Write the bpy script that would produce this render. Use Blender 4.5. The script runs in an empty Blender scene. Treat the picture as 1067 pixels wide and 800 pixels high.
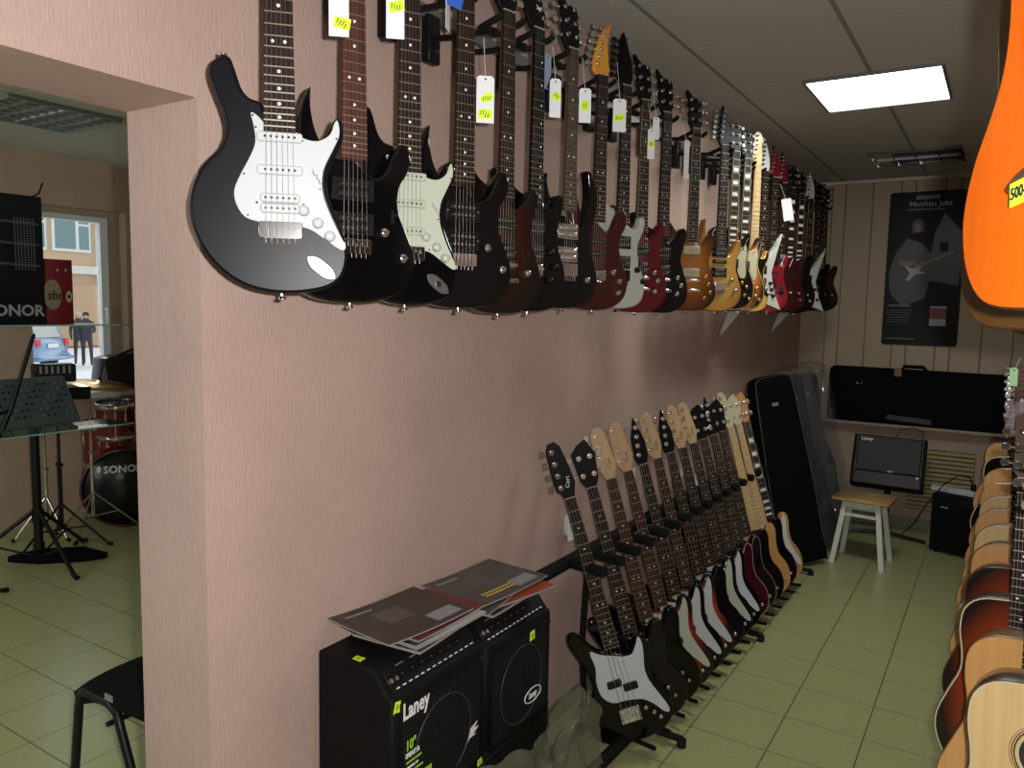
import bpy, math, random
from mathutils import Vector, Matrix
random.seed(7)
PI = math.pi
S = bpy.context.scene
COL = S.collection

# ------------------------------------------------------------------ camera, light, exposure
cam_d = bpy.data.cameras.new('camera'); cam = bpy.data.objects.new('camera', cam_d); COL.objects.link(cam)
cam_d.sensor_width = 36.0; cam_d.lens = 803.7 / 1067 * 36.0; cam_d.clip_start = .02; cam_d.clip_end = 300
CR = Vector((.84308, .53744, .01908)); CU = Vector((-.06891, .07277, .99497)); CF = Vector((-.53335, .84015, -.09839))
CO = Vector((1.44, 0, 1.671))
cam.matrix_world = Matrix(((CR.x, CU.x, -CF.x, CO.x), (CR.y, CU.y, -CF.y, CO.y), (CR.z, CU.z, -CF.z, CO.z), (0, 0, 0, 1)))
S.camera = cam
S.view_settings.view_transform = 'Standard'; S.view_settings.look = 'None'
S.view_settings.gamma = 1; S.view_settings.exposure = 0.0; S.view_settings.use_curve_mapping = False

w = bpy.data.worlds.new('sky'); S.world = w; w.use_nodes = True
nt = w.node_tree; nt.nodes.clear()
sk = nt.nodes.new('ShaderNodeTexSky'); sk.sky_type = 'NISHITA'; sk.sun_disc = False; sk.sun_elevation = math.radians(35); sk.air_density = 2; sk.dust_density = 6
mx = nt.nodes.new('ShaderNodeMix'); mx.data_type = 'RGBA'; mx.inputs[0].default_value = .75; mx.inputs[7].default_value = (1, 1.02, 1.06, 1)
mul = nt.nodes.new('ShaderNodeVectorMath'); mul.operation = 'SCALE'; mul.inputs['Scale'].default_value = .12
bg = nt.nodes.new('ShaderNodeBackground'); bg.inputs[1].default_value = 1.35; wo = nt.nodes.new('ShaderNodeOutputWorld')
nt.links.new(sk.outputs[0], mul.inputs[0]); nt.links.new(mul.outputs[0], mx.inputs[6]); nt.links.new(mx.outputs[2], bg.inputs[0]); nt.links.new(bg.outputs[0], wo.inputs[0])

def light(name, kind, loc, power, color=(1, 1, 1), size=.1, size_y=None, aim=None, rad=None):
    d = bpy.data.lights.new(name, kind); d.energy = power; d.color = color
    if kind == 'AREA':
        d.size = size
        if size_y: d.shape = 'RECTANGLE'; d.size_y = size_y
    else: d.shadow_soft_size = rad or .02
    o = bpy.data.objects.new(name, d); COL.objects.link(o); o.location = loc
    if aim is not None: o.rotation_euler = (Vector(aim) - Vector(loc)).to_track_quat('-Z', 'Y').to_euler()
    return o
FP = CO + CR * .055 + CU * .03
fl = light('camera_flash', 'SPOT', FP, 152, (1, .98, .95), aim=FP + CF, rad=.012)
fl.data.spot_size = math.radians(150); fl.data.spot_blend = .6
light('ceiling_lamp_light', 'AREA', (.874, 4.04, 2.675), 16, (.93, 1, .9), .52, .54, aim=(.874, 4.04, 0))
light('window_daylight', 'AREA', (-5.6, 3.1, 3.3), 90, (.88, .95, 1), 1.2, 1.2, aim=(-4.0, 3.1, 1.3))
light('added_fill_other_room', 'AREA', (-2.4, -1.20, 1.7), 38, (.9, 1, .92), 2.4, 1.6, aim=(-2.6, 3, 0.2))  # added fill lamp brightening the other room from out of view

# ------------------------------------------------------------------ materials
MC = {}
def mat(name, c, rough=.5, metal=0, coat=0, emis=None, es=0, noise=0, nscale=30, spec=.5, bump=0, bscale=200, alpha=1, trans=0, coords='Object'):
    if name in MC: return MC[name]
    m = bpy.data.materials.new(name); m.use_nodes = True; n = m.node_tree; b = n.nodes['Principled BSDF']
    b.inputs['Base Color'].default_value = (*c, 1); b.inputs['Roughness'].default_value = rough; b.inputs['Metallic'].default_value = metal
    b.inputs['Coat Weight'].default_value = coat; b.inputs['Coat Roughness'].default_value = .05; b.inputs['Specular IOR Level'].default_value = spec
    b.inputs['Transmission Weight'].default_value = trans; b.inputs['Alpha'].default_value = alpha
    if emis: b.inputs['Emission Color'].default_value = (*emis, 1); b.inputs['Emission Strength'].default_value = es
    if noise or bump:
        tc = n.nodes.new('ShaderNodeTexCoord')
        if noise:
            t = n.nodes.new('ShaderNodeTexNoise'); t.inputs['Scale'].default_value = nscale; t.inputs['Detail'].default_value = 5
            n.links.new(tc.outputs[coords], t.inputs['Vector'])
            r = n.nodes.new('ShaderNodeMapRange'); r.inputs[3].default_value = 1 - noise; r.inputs[4].default_value = 1 + noise
            n.links.new(t.outputs['Fac'], r.inputs[0])
            v = n.nodes.new('ShaderNodeVectorMath'); v.operation = 'SCALE'; v.inputs[0].default_value = c
            n.links.new(r.outputs[0], v.inputs['Scale']); n.links.new(v.outputs[0], b.inputs['Base Color'])
        if bump:
            t = n.nodes.new('ShaderNodeTexNoise'); t.inputs['Scale'].default_value = bscale
            n.links.new(tc.outputs[coords], t.inputs['Vector'])
            bp = n.nodes.new('ShaderNodeBump'); bp.inputs['Strength'].default_value = bump; bp.inputs['Distance'].default_value = .002
            n.links.new(t.outputs['Fac'], bp.inputs['Height']); n.links.new(bp.outputs[0], b.inputs['Normal'])
    MC[name] = m; return m

def wood(name, c1, c2, rough=.3, coat=.5, sc=(60, 60, 3)):
    if name in MC: return MC[name]
    m = mat(name, c1, rough, coat=coat); n = m.node_tree; b = n.nodes['Principled BSDF']
    tc = n.nodes.new('ShaderNodeTexCoord'); mp = n.nodes.new('ShaderNodeMapping'); mp.inputs['Scale'].default_value = sc
    t = n.nodes.new('ShaderNodeTexNoise'); t.inputs['Scale'].default_value = 1; t.inputs['Detail'].default_value = 4
    cr = n.nodes.new('ShaderNodeValToRGB'); cr.color_ramp.elements[0].position = .3; cr.color_ramp.elements[1].position = .7
    cr.color_ramp.elements[0].color = (*c1, 1); cr.color_ramp.elements[1].color = (*c2, 1)
    L = n.links.new; L(tc.outputs['Object'], mp.inputs[0]); L(mp.outputs[0], t.inputs['Vector']); L(t.outputs['Fac'], cr.inputs[0]); L(cr.outputs[0], b.inputs['Base Color'])
    return m

def burst(name, inner, mid, outer, cz=.19, rx=.16, rz=.23, stops=(.45, .72, .97), coat=.0):
    """lacquer of a sunburst finish: colour bands by distance from the middle of the body"""
    if name in MC: return MC[name]
    m = mat(name, inner, .2, coat=coat); n = m.node_tree; b = n.nodes['Principled BSDF']; L = n.links.new
    tc = n.nodes.new('ShaderNodeTexCoord'); mp = n.nodes.new('ShaderNodeMapping')
    mp.inputs['Location'].default_value = (0, 0, -cz / rz); mp.inputs['Scale'].default_value = (1 / rx, 0, 1 / rz)
    ln = n.nodes.new('ShaderNodeVectorMath'); ln.operation = 'LENGTH'
    cr = n.nodes.new('ShaderNodeValToRGB'); e = cr.color_ramp.elements
    e[0].position = stops[0]; e[0].color = (*inner, 1); e[1].position = stops[2]; e[1].color = (*outer, 1)
    x = e.new(stops[1]); x.color = (*mid, 1)
    L(tc.outputs['Object'], mp.inputs[0]); L(mp.outputs[0], ln.inputs[0]); L(ln.outputs['Value'], cr.inputs[0]); L(cr.outputs[0], b.inputs['Base Color'])
    return m

def plaster(name, c, strength=.55):
    m = mat(name, c, .75, spec=.3); n = m.node_tree; b = n.nodes['Principled BSDF']; L = n.links.new
    tc = n.nodes.new('ShaderNodeTexCoord'); mp = n.nodes.new('ShaderNodeMapping'); mp.inputs['Scale'].default_value = (170, 170, 40)
    t = n.nodes.new('ShaderNodeTexNoise'); t.inputs['Scale'].default_value = 1; t.inputs['Detail'].default_value = 4; t.inputs['Roughness'].default_value = .6
    t2 = n.nodes.new('ShaderNodeTexNoise'); t2.inputs['Scale'].default_value = 3; t2.inputs['Detail'].default_value = 3
    L(tc.outputs['Object'], mp.inputs[0]); L(mp.outputs[0], t.inputs['Vector']); L(tc.outputs['Object'], t2.inputs['Vector'])
    bp = n.nodes.new('ShaderNodeBump'); bp.inputs['Strength'].default_value = strength; bp.inputs['Distance'].default_value = .004
    L(t.outputs['Fac'], bp.inputs['Height']); L(bp.outputs[0], b.inputs['Normal'])
    ad = n.nodes.new('ShaderNodeMath'); ad.operation = 'ADD'; L(t.outputs['Fac'], ad.inputs[0]); L(t2.outputs['Fac'], ad.inputs[1])
    r = n.nodes.new('ShaderNodeMapRange'); r.inputs[1].default_value = .6; r.inputs[2].default_value = 1.4; r.inputs[3].default_value = .86; r.inputs[4].default_value = 1.1
    v = n.nodes.new('ShaderNodeVectorMath'); v.operation = 'SCALE'; v.inputs[0].default_value = c
    L(ad.outputs[0], r.inputs[0]); L(r.outputs[0], v.inputs['Scale']); L(v.outputs[0], b.inputs['Base Color'])
    return m

def grid_mat(name, c, line, sx, ox, wx, sy, oy, wy, rough=.35, noise=.06, nscale=5, bump=.0, speck=0, bev=True, line2=None):
    """tiles laid in a grid on world x/y: joints at ox+k*sx and oy+k*sy"""
    m = mat(name, c, rough); n = m.node_tree; b = n.nodes['Principled BSDF']; L = n.links.new
    g = n.nodes.new('ShaderNodeNewGeometry'); sp = n.nodes.new('ShaderNodeSeparateXYZ'); L(g.outputs['Position'], sp.inputs[0])
    def M(op, a, bb=None):
        k = n.nodes.new('ShaderNodeMath'); k.operation = op
        for i, v in enumerate((a, bb)):
            if v is None: continue
            if isinstance(v, (int, float)): k.inputs[i].default_value = v
            else: L(v, k.inputs[i])
        return k.outputs[0]
    def joint(o, s, off, wd):
        f = M('FRACT', M('DIVIDE', M('SUBTRACT', o, off - s / 2 + s * 50 * 0 - s * 200), s))
        d = M('ABSOLUTE', M('SUBTRACT', f, .5))
        return M('LESS_THAN', d, wd / s / 2)
    jx = joint(sp.outputs[0], sx, ox, wx); jy = joint(sp.outputs[1], sy, oy, wy)
    t = n.nodes.new('ShaderNodeTexNoise'); t.inputs['Scale'].default_value = nscale; t.inputs['Detail'].default_value = 8; t.inputs['Roughness'].default_value = .7
    L(g.outputs['Position'], t.inputs['Vector'])
    r = n.nodes.new('ShaderNodeMapRange'); r.inputs[1].default_value = .3; r.inputs[2].default_value = .7; r.inputs[3].default_value = 1 - noise; r.inputs[4].default_value = 1 + noise
    L(t.outputs['Fac'], r.inputs[0])
    v = n.nodes.new('ShaderNodeVectorMath'); v.operation = 'SCALE'; v.inputs[0].default_value = c; L(r.outputs[0], v.inputs['Scale'])
    src = v.outputs[0]
    for j, lc in ((jy, line2 or line), (jx, line)):
        q = n.nodes.new('ShaderNodeMix'); q.data_type = 'RGBA'; L(j, q.inputs[0]); L(src, q.inputs[6]); q.inputs[7].default_value = (*lc, 1); src = q.outputs[2]
    L(src, b.inputs['Base Color'])
    bp = n.nodes.new('ShaderNodeBump'); bp.inputs['Strength'].default_value = .6; bp.inputs['Distance'].default_value = .002
    h = M('SUBTRACT', M('MULTIPLY', t.outputs['Fac'], .1), M('MAXIMUM', jx, jy)); L(h, bp.inputs['Height']); L(bp.outputs[0], b.inputs['Normal'])
    return m

black = mat('black_gloss', (.0025, .0025, .003), .10, spec=.35)
blackmatte = mat('black_satin', (.005, .005, .007), .36, spec=.16)
blackpl = mat('black_plastic', (.006, .006, .006), .4, spec=.3)
blackmet = mat('black_painted_metal', (.006, .006, .007), .4, spec=.3)
foam = mat('black_foam', (.007, .008, .007), .8, spec=.15)
tolex = mat('black_vinyl', (.0045, .0045, .005), .6, spec=.15, bump=.5, bscale=500)
cloth = mat('black_grille_cloth', (.004, .004, .005), .75, spec=.12, bump=.5, bscale=350)
nylon = mat('black_nylon', (.003, .003, .0035), .8, spec=.1, bump=.4, bscale=150)
chrome = mat('chrome', (.75, .75, .76), .12, 1)
steel = mat('steel_string', (.35, .33, .30), .4, 1)
gold = mat('gold_metal', (.8, .5, .15), .2, 1)
white = mat('white_plastic', (.50, .52, .54), .4, spec=.3)
headblack = mat('black_headstock', (.004, .004, .0045), .5, spec=.15)
nutm = mat('bone_nut', (.30, .28, .22), .5)
mint = mat('mint_plastic', (.42, .46, .37), .35)
cream = mat('cream_plastic', (.46, .42, .28), .4)
rosewood = wood('rosewood', (.012, .006, .005), (.024, .012, .009), .55, .05)
redwoodb = wood('red_rosewood', (.05, .018, .012), (.085, .03, .02), .5, .05)
maple = wood('maple', (.55, .36, .16), (.66, .45, .22), .3, .5)
natneck = wood('neck_maple', (.16, .09, .045), (.21, .12, .06), .4, .1)
headnat = wood('headstock_maple', (.42, .27, .14), (.50, .34, .19), .35, .3)
pearl = mat('pearl_dot', (.8, .8, .76), .3)
white_lacq = mat('white_lacquer', (.46, .47, .43), .25, spec=.4)
red_lacq = mat('crimson_lacquer', (.10, .003, .010), .15)
mahog = mat('dark_red_stain', (.045, .007, .006), .3, noise=.25, nscale=12)
darkred = mat('dark_cherry_lacquer', (.03, .003, .004), .2)
orangehs = burst('orange_red_headstock_stain', (.62, .27, .03), (.62, .20, .04), (.55, .05, .03), cz=.82, rx=.12, rz=.17, stops=(.3, .6, .95))
neon = mat('neon_yellow_paper', (.62, .95, .02), .6)
ink = mat('black_ink', (.01, .01, .01), .6)
paper = mat('white_card', (.72, .73, .76), .55)
thread = mat('white_thread', (.6, .6, .58), .8)
blue = mat('blue_print', (.03, .11, .5), .45)
redp = mat('red_print', (.5, .02, .03), .45)
whiteprint = mat('white_print', (.75, .76, .78), .4)
greyprint = mat('grey_print', (.22, .23, .24), .5)
greenprint = mat('green_print', (.30, .60, .02), .5)
plast = mat('clear_plastic_film', (.16, .16, .16), .10, alpha=.26, spec=1)
glass = mat('clear_glass', (.8, .92, .88), .03, trans=1)
whitewood = mat('white_painted_wood', (.62, .65, .58), .45)

# ------------------------------------------------------------------ geometry helpers
class MB:
    def __init__(s): s.v = []; s.f = []; s.m = []; s.sm = []; s.mats = []
    def mi(s, m):
        if m not in s.mats: s.mats.append(m)
        return s.mats.index(m)
    def add(s, vs, fs, m, smooth=False, T=None):
        o = len(s.v); k = s.mi(m)
        s.v += [tuple(T @ Vector(v)) if T else tuple(v) for v in vs]
        for f in fs: s.f.append([o + i for i in f]); s.m.append(k); s.sm.append(smooth)
        return s
    def box(s, c, d, m, T=None, bev=0):
        x, y, z = c; a, b, e = d[0] / 2, d[1] / 2, d[2] / 2
        if bev:
            r = min(bev, a * .9, b * .9)
            pts = [(x - a + r, z - e), (x + a - r, z - e), (x + a, z - e + r), (x + a, z + e - r), (x + a - r, z + e), (x - a + r, z + e), (x - a, z + e - r), (x - a, z - e + r)]
            return s.prism(pts, y - b, y + b, m, bev=r * .6, T=T)
        vs = [(x + i * a, y + j * b, z + k * e) for k in (-1, 1) for j in (-1, 1) for i in (-1, 1)]
        return s.add(vs, [(0, 2, 3, 1), (4, 5, 7, 6), (0, 1, 5, 4), (2, 6, 7, 3), (0, 4, 6, 2), (1, 3, 7, 5)], m, False, T)
    def cyl(s, p0, p1, r0, m, r1=None, seg=12, T=None, smooth=True, cap=True):
        if r1 is None: r1 = r0
        p0 = Vector(p0); p1 = Vector(p1); d = (p1 - p0).normalized()
        a = d.orthogonal().normalized(); b = d.cross(a)
        vs = []
        for p, r in ((p0, r0), (p1, r1)):
            for i in range(seg):
                t = 2 * PI * i / seg; vs.append(p + a * math.cos(t) * r + b * math.sin(t) * r)
        s.add(vs, [(i, (i + 1) % seg, seg + (i + 1) % seg, seg + i) for i in range(seg)], m, smooth, T)
        if cap: s.add(vs, [list(range(seg))[::-1], list(range(seg, 2 * seg))], m, False, T)
        return s
    def tube(s, pts, r, m, seg=8, T=None):
        pts = [Vector(p) for p in pts]; n = len(pts); vs = []; a = None
        for i, p in enumerate(pts):
            d = (pts[min(i + 1, n - 1)] - pts[max(i - 1, 0)]).normalized()
            a = d.orthogonal().normalized() if a is None else (a - d * a.dot(d)).normalized()
            b = d.cross(a); rr = r[i] if isinstance(r, (list, tuple)) else r
            vs += [p + a * math.cos(2 * PI * k / seg) * rr + b * math.sin(2 * PI * k / seg) * rr for k in range(seg)]
        fs = [(i * seg + k, i * seg + (k + 1) % seg, (i + 1) * seg + (k + 1) % seg, (i + 1) * seg + k) for i in range(n - 1) for k in range(seg)]
        s.add(vs, fs, m, True, T)
        return s.add(vs, [list(range(seg))[::-1], list(range((n - 1) * seg, n * seg))], m, False, T)
    def lathe(s, prof, m, base=(0, 0, 0), axis=(0, 0, 1), seg=20, T=None, smooth=True):
        d = Vector(axis).normalized(); a = d.orthogonal().normalized(); b = d.cross(a); o = Vector(base); vs = []
        for r, h in prof: vs += [o + d * h + a * math.cos(2 * PI * k / seg) * r + b * math.sin(2 * PI * k / seg) * r for k in range(seg)]
        n = len(prof)
        fs = [(i * seg + k, i * seg + (k + 1) % seg, (i + 1) * seg + (k + 1) % seg, (i + 1) * seg + k) for i in range(n - 1) for k in range(seg)]
        return s.add(vs, fs, m, smooth, T)
    def prism(s, o, y0, y1, m, bev=0, side=None, T=None, smooth=False, back=None, ring=None, rw=.006):
        """outline o in x/z, front at y0, back at y1, rounded edges"""
        n = len(o)
        A = sum(o[i][0] * o[(i + 1) % n][1] - o[(i + 1) % n][0] * o[i][1] for i in range(n))
        if A < 0: o = o[::-1]
        nr = []
        for i in range(n):
            p, q = o[i - 1], o[(i + 1) % n]; dx, dz = q[0] - p[0], q[1] - p[1]; l = math.hypot(dx, dz) or 1; nr.append((-dz / l, dx / l))
        def ins(a):
            am = [a] * n
            for _ in range(9):
                q = [(o[i][0] + nr[i][0] * am[i], o[i][1] + nr[i][1] * am[i]) for i in range(n)]; bad = False
                for i in range(n):
                    j = (i + 1) % n; ex, ez = o[j][0] - o[i][0], o[j][1] - o[i][1]; fx, fz = q[j][0] - q[i][0], q[j][1] - q[i][1]
                    if ex * fx + ez * fz < .15 * (ex * ex + ez * ez):
                        bad = True
                        for kk in (i - 1, i, j, (j + 1) % n): am[kk] *= .6
                if not bad: break
            return q
        if bev: prof = [(bev, y0), (bev * .3, y0 + bev * .3), (0, y0 + bev), (0, y1 - bev), (bev * .3, y1 - bev * .3), (bev, y1)]
        else: prof = [(0, y0), (0, y1)]
        vs = [(q_[0], y, q_[1]) for a, y in prof for q_ in (ins(a) if a else o)]
        k = len(prof); sd = side or m
        fs = [(r * n + i, r * n + (i + 1) % n, (r + 1) * n + (i + 1) % n, (r + 1) * n + i) for r in range(k - 1) for i in range(n)]
        s.add(vs, fs, sd, bool(bev) or smooth, T)
        if ring:
            ff = [(q_[0], y0 - .0002, q_[1]) for q_ in ins(bev + rw)]
            s.add(vs[:n] + ff, [(i, n + i, n + (i + 1) % n, (i + 1) % n) for i in range(n)], ring, False, T)
            s.add(ff, [list(range(n))], m, False, T)
        else: s.add(vs[:n], [list(range(n))], m, False, T)
        return s.add(vs[-n:], [list(range(n))[::-1]], back or m, False, T)
    def grid(s, fn, nu, nv, m, smooth=True, T=None):
        vs = [fn(i / nu, j / nv) for j in range(nv + 1) for i in range(nu + 1)]
        return s.add(vs, [(j * (nu + 1) + i, j * (nu + 1) + i + 1, (j + 1) * (nu + 1) + i + 1, (j + 1) * (nu + 1) + i) for j in range(nv) for i in range(nu)], m, smooth, T)
    def text(s, txt, size, T, m, align='CENTER', bold=0, ext=.0004, sx=1):
        c = bpy.data.curves.new('t', 'FONT'); c.body = txt; c.size = size; c.align_x = align; c.align_y = 'CENTER'; c.extrude = ext; c.offset = bold; c.resolution_u = 2
        o = bpy.data.objects.new('t', c); COL.objects.link(o)
        dg = bpy.context.evaluated_depsgraph_get(); me = bpy.data.meshes.new_from_object(o.evaluated_get(dg))
        # text lies in x/z plane facing -y
        R = T @ Matrix(((sx, 0, 0, 0), (0, 0, -1, 0), (0, 1, 0, 0), (0, 0, 0, 1)))
        s.add([v.co for v in me.vertices], [list(p.vertices) for p in me.polygons], m, False, R)
        bpy.data.objects.remove(o); bpy.data.curves.remove(c); bpy.data.meshes.remove(me)
        return s
    def mesh(s, name):
        me = bpy.data.meshes.new(name); me.from_pydata(s.v, [], s.f)
        for m in s.mats: me.materials.append(m)
        me.polygons.foreach_set('material_index', s.m); me.polygons.foreach_set('use_smooth', s.sm); me.update(); return me
    def build(s, name, parent=None, label=None):
        o = bpy.data.objects.new(name, s.mesh(name)); COL.objects.link(o)
        if parent: o.parent = parent
        if label: o['label'] = label
        return o
def put(name, me, parent, loc=(0, 0, 0), rot=None, label=None):
    o = bpy.data.objects.new(name, me); COL.objects.link(o); o.parent = parent; o.location = loc
    if rot: o.rotation_euler = rot
    if label: o['label'] = label
    return o
def thing(name, label, cat, M=None, group=None):
    o = bpy.data.objects.new(name, None); COL.objects.link(o); o.empty_display_size = .05
    if M is not None: o.matrix_world = M
    o['label'] = label; o['category'] = cat
    if group: o['group'] = group
    return o
def tag(o, label, cat, group=None):
    o['label'] = label; o['category'] = cat
    if group: o['group'] = group
    return o
def struct(name, mb, parent=None):
    o = mb.build(name, parent)
    if not parent: o['kind'] = 'structure'
    return o
def TR(x, y, z, rz=0): return Matrix.Translation((x, y, z)) @ Matrix.Rotation(rz, 4, 'Z')
def frame(loc, up, a):
    Z = Vector(up).normalized(); X = Vector((math.cos(a), math.sin(a), 0)); X = (X - Z * X.dot(Z)).normalized(); Y = Z.cross(X)
    return Matrix(((X.x, Y.x, Z.x, loc[0]), (X.y, Y.y, Z.y, loc[1]), (X.z, Y.z, Z.z, loc[2]), (0, 0, 0, 1)))
def R(d): return math.radians(d)
def crom(p, k=4):
    n = len(p); out = []
    for i in range(n):
        a, b, c, d = p[i - 1], p[i], p[(i + 1) % n], p[(i + 2) % n]
        for j in range(k):
            t = j / k
            out.append(tuple(.5 * (2 * b[q] + (c[q] - a[q]) * t + (2 * a[q] - 5 * b[q] + 4 * c[q] - d[q]) * t * t + (3 * b[q] - a[q] - 3 * c[q] + d[q]) * t ** 3) for q in (0, 1)))
    return out
IDM = Matrix.Identity(4)
for k_ in ('rosewood', 'red_rosewood', 'neck_maple'): MC[k_].node_tree.nodes['Principled BSDF'].inputs['Specular IOR Level'].default_value = .12; MC[k_].node_tree.nodes['Principled BSDF'].inputs['Coat Weight'].default_value = 0
smoked = mat('dull_chrome', (.16, .16, .16), .45, 1)

# ------------------------------------------------------------------ the rooms
wallp = plaster('pink_textured_plaster', (.46, .325, .28))
wallfar = plaster('far_plaster', (.40, .29, .23), .25)
wallb = plaster('beige_plaster', (.50, .36, .26), .25)
CZ = 2.72; X1 = 1.95; YN = -1.3; YF = 6.74; WX = -.25; OY = 1.032; OZ = 2.09; LX = -4.52; LYF = 5.2
struct('wall_left', MB().box((WX / 2, (OY + YF) / 2, CZ / 2), (-WX, YF - OY, CZ), wallp).box((WX / 2, (YN + OY) / 2, (OZ + CZ) / 2), (-WX, OY - YN, CZ - OZ), wallp))
struct('wall_right', MB().box((X1 + .1, (YN + YF) / 2, CZ / 2), (.2, YF - YN, CZ), wallp))
# far wall: plaster below, vertical panels above a ledge
panel = mat('beige_wall_panel', (.36, .28, .19), .5); seam = mat('panel_seam', (.20, .15, .10), .6)
fw = MB().box((X1 / 2, YF + .1, CZ / 2), (X1 + .4, .2, CZ), wallfar)
x = 0.0; wds = (.2, .1, .2, .2, .1)
i = 0
while x < X1:
    ww = min(wds[i % 5], X1 - x); i += 1
    fw.prism([(x + .002, .82), (x + ww - .002, .82), (x + ww - .002, CZ - .001), (x + .002, CZ - .001)], YF - .02, YF - .001, panel, bev=.004)
    fw.box((x, YF - .006, (CZ + .82) / 2), (.006, .01, CZ - .82), seam); x += ww
struct('wall_far', fw)
struct('trim_1', MB().box((X1 / 2, YF - .035, CZ - .012), (X1, .04, .022), mat('pale_trim', (.55, .50, .42), .4)))
struct('trim_2', MB().box((X1 / 2, YF - .06, .812), (X1, .12, .02), mat('ledge_board', (.34, .26, .19), .5)))
struct('wall_near', MB().box(((LX + X1) / 2, YN - .1, CZ / 2), (X1 - LX + .4, .2, CZ), wallp))
struct('wall_back', MB().box(((LX + WX) / 2, LYF + .1, CZ / 2), (WX - LX + .2, .2, CZ), wallb))
# window wall of the other room, with its opening
WY0, WY1, WZ0, WZ1 = 2.86, 3.60, .98, 2.36
wl = MB()
wl.box((LX - .15, (YN + WY0) / 2, CZ / 2), (.3, WY0 - YN, CZ), wallb); wl.box((LX - .15, (WY1 + LYF) / 2, CZ / 2), (.3, LYF - WY1, CZ), wallb)
wl.box((LX - .15, (WY0 + WY1) / 2, WZ0 / 2), (.3, WY1 - WY0, WZ0), wallb); wl.box((LX - .15, (WY0 + WY1) / 2, (WZ1 + CZ) / 2), (.3, WY1 - WY0, CZ - WZ1), wallb)
struct('wall_window', wl)
tile_r = grid_mat('pale_green_floor_tile', (.35, .36, .17), (.13, .12, .07), .3, .78, .0055, .3, 2.907, .0045, rough=.28, noise=.10, nscale=40)
tile_l = grid_mat('pale_green_floor_tile_other_room', (.44, .45, .215), (.13, .12, .07), .3, -3.0588, .0045, .3, 1.974, .0055, rough=.28, noise=.10, nscale=40)
struct('floor', MB().box(((X1 + WX / 2) / 2, (YN + YF) / 2, -.05), (X1 - WX / 2, YF - YN, .1), tile_r))
struct('floor_other_room', MB().box(((LX + WX / 2) / 2, (YN + LYF) / 2, -.05), (WX / 2 - LX, LYF - YN, .1), tile_l))
ceil_r = grid_mat('ceiling_panel', (.42, .41, .37), (.20, .19, .17), .583, .29, .018, .62, 3.108, .005, rough=.85, noise=.12, nscale=90, line2=(.55, .53, .48))
ceil_l = grid_mat('ceiling_panel_other_room', (.60, .62, .54), (.36, .37, .32), .6, -3.56, .014, .6, 2.05, .008, rough=.8, noise=.06, nscale=90)
LW = (.60, 1.15, 3.745, 4.335)      # recessed lamp openings
struct('ceiling', MB().box((X1 / 2, (YN + YF) / 2, CZ + .05), (X1, YF - YN, .1), ceil_r))
struct('ceiling_other_room', MB().box(((LX + WX) / 2, (YN + LYF) / 2, CZ + .05), (WX - LX, LYF - YN, .1), ceil_l))
base = mat('grey_green_base_tile', (.20, .20, .14), .35, noise=.1)
struct('baseboard_left', MB().box((.005, (OY + YF) / 2, .04), (.01, YF - OY, .08), base))
struct('baseboard_far', MB().box((X1 / 2, YF - .006, .04), (X1, .012, .08), base))
# window
wf = mat('white_window_frame', (.72, .74, .74), .35); wfb = mat('beige_window_frame', (.44, .34, .25), .5)
win = MB()
for (ya, yb, za, zb, xx, mm) in ((WY0, WY0 + .05, WZ0, WZ1, 0, wf), (WY1 - .05, WY1, WZ0, WZ1, 0, wfb), (WY0 + .05, WY1 - .05, WZ1 - .05, WZ1, 0, wfb), (WY0 + .05, WY1 - .05, WZ0, WZ0 + .05, 0, wf),
                                (WY1 - .17, WY1 - .11, WZ0 + .05, WZ1 - .05, .02, wf), (WY1 - .11, WY1 - .05, WZ0 + .05, WZ1 - .05, 0, wfb), (WY0 + .05, WY1 - .17, WZ1 - .09, WZ1 - .05, .02, wf)):
    win.box((LX - .12 + xx, (ya + yb) / 2, (za + zb) / 2), (.06, yb - ya, zb - za), mm)
wo_ = win.build('window_1'); wo_['kind'] = 'structure'
MB().box((LX - .12, (WY0 + WY1) / 2, (WZ0 + WZ1) / 2), (.006, WY1 - WY0 - .1, WZ1 - WZ0 - .1), mat('window_pane', (.95, 1, 1), 0, trans=1, spec=.3)).build('pane', wo_)
MB().cyl((LX - .07, WY1 - .14, 1.60), (LX - .05, WY1 - .14, 1.60), .012, wf).box((LX - .045, WY1 - .14, 1.55), (.012, .02, .12), wf).build('window_handle', wo_)
MB().box((LX + .06, (WY0 + WY1) / 2, WZ0 - .02), (.42, WY1 - WY0 + .2, .04), mat('window_sill_white', (.6, .6, .55), .4)).build('window_sill', wo_)

w2 = MB()  # unseen window frame on the solid near wall, added to go with the fill lamp
for (xa, xb, za, zb) in ((-3.7, -3.64, .9, 2.5), (-1.16, -1.10, .9, 2.5), (-2.43, -2.37, .9, 2.5), (-3.7, -1.1, 2.44, 2.5), (-3.7, -1.1, .9, .96)): w2.box(((xa + xb) / 2, YN + .03, (za + zb) / 2), (xb - xa, .06, zb - za), wf)
w2 = w2.build('added_window_2'); w2['kind'] = 'structure'
MB().box((-2.4, YN + .01, 1.7), (2.5, .01, 1.5), mat('added_glowing_pane', (.8, .85, .9), .1, emis=(.85, .93, 1), es=1.2)).build('pane', w2)  # added glowing pane, no opening behind it
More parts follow.
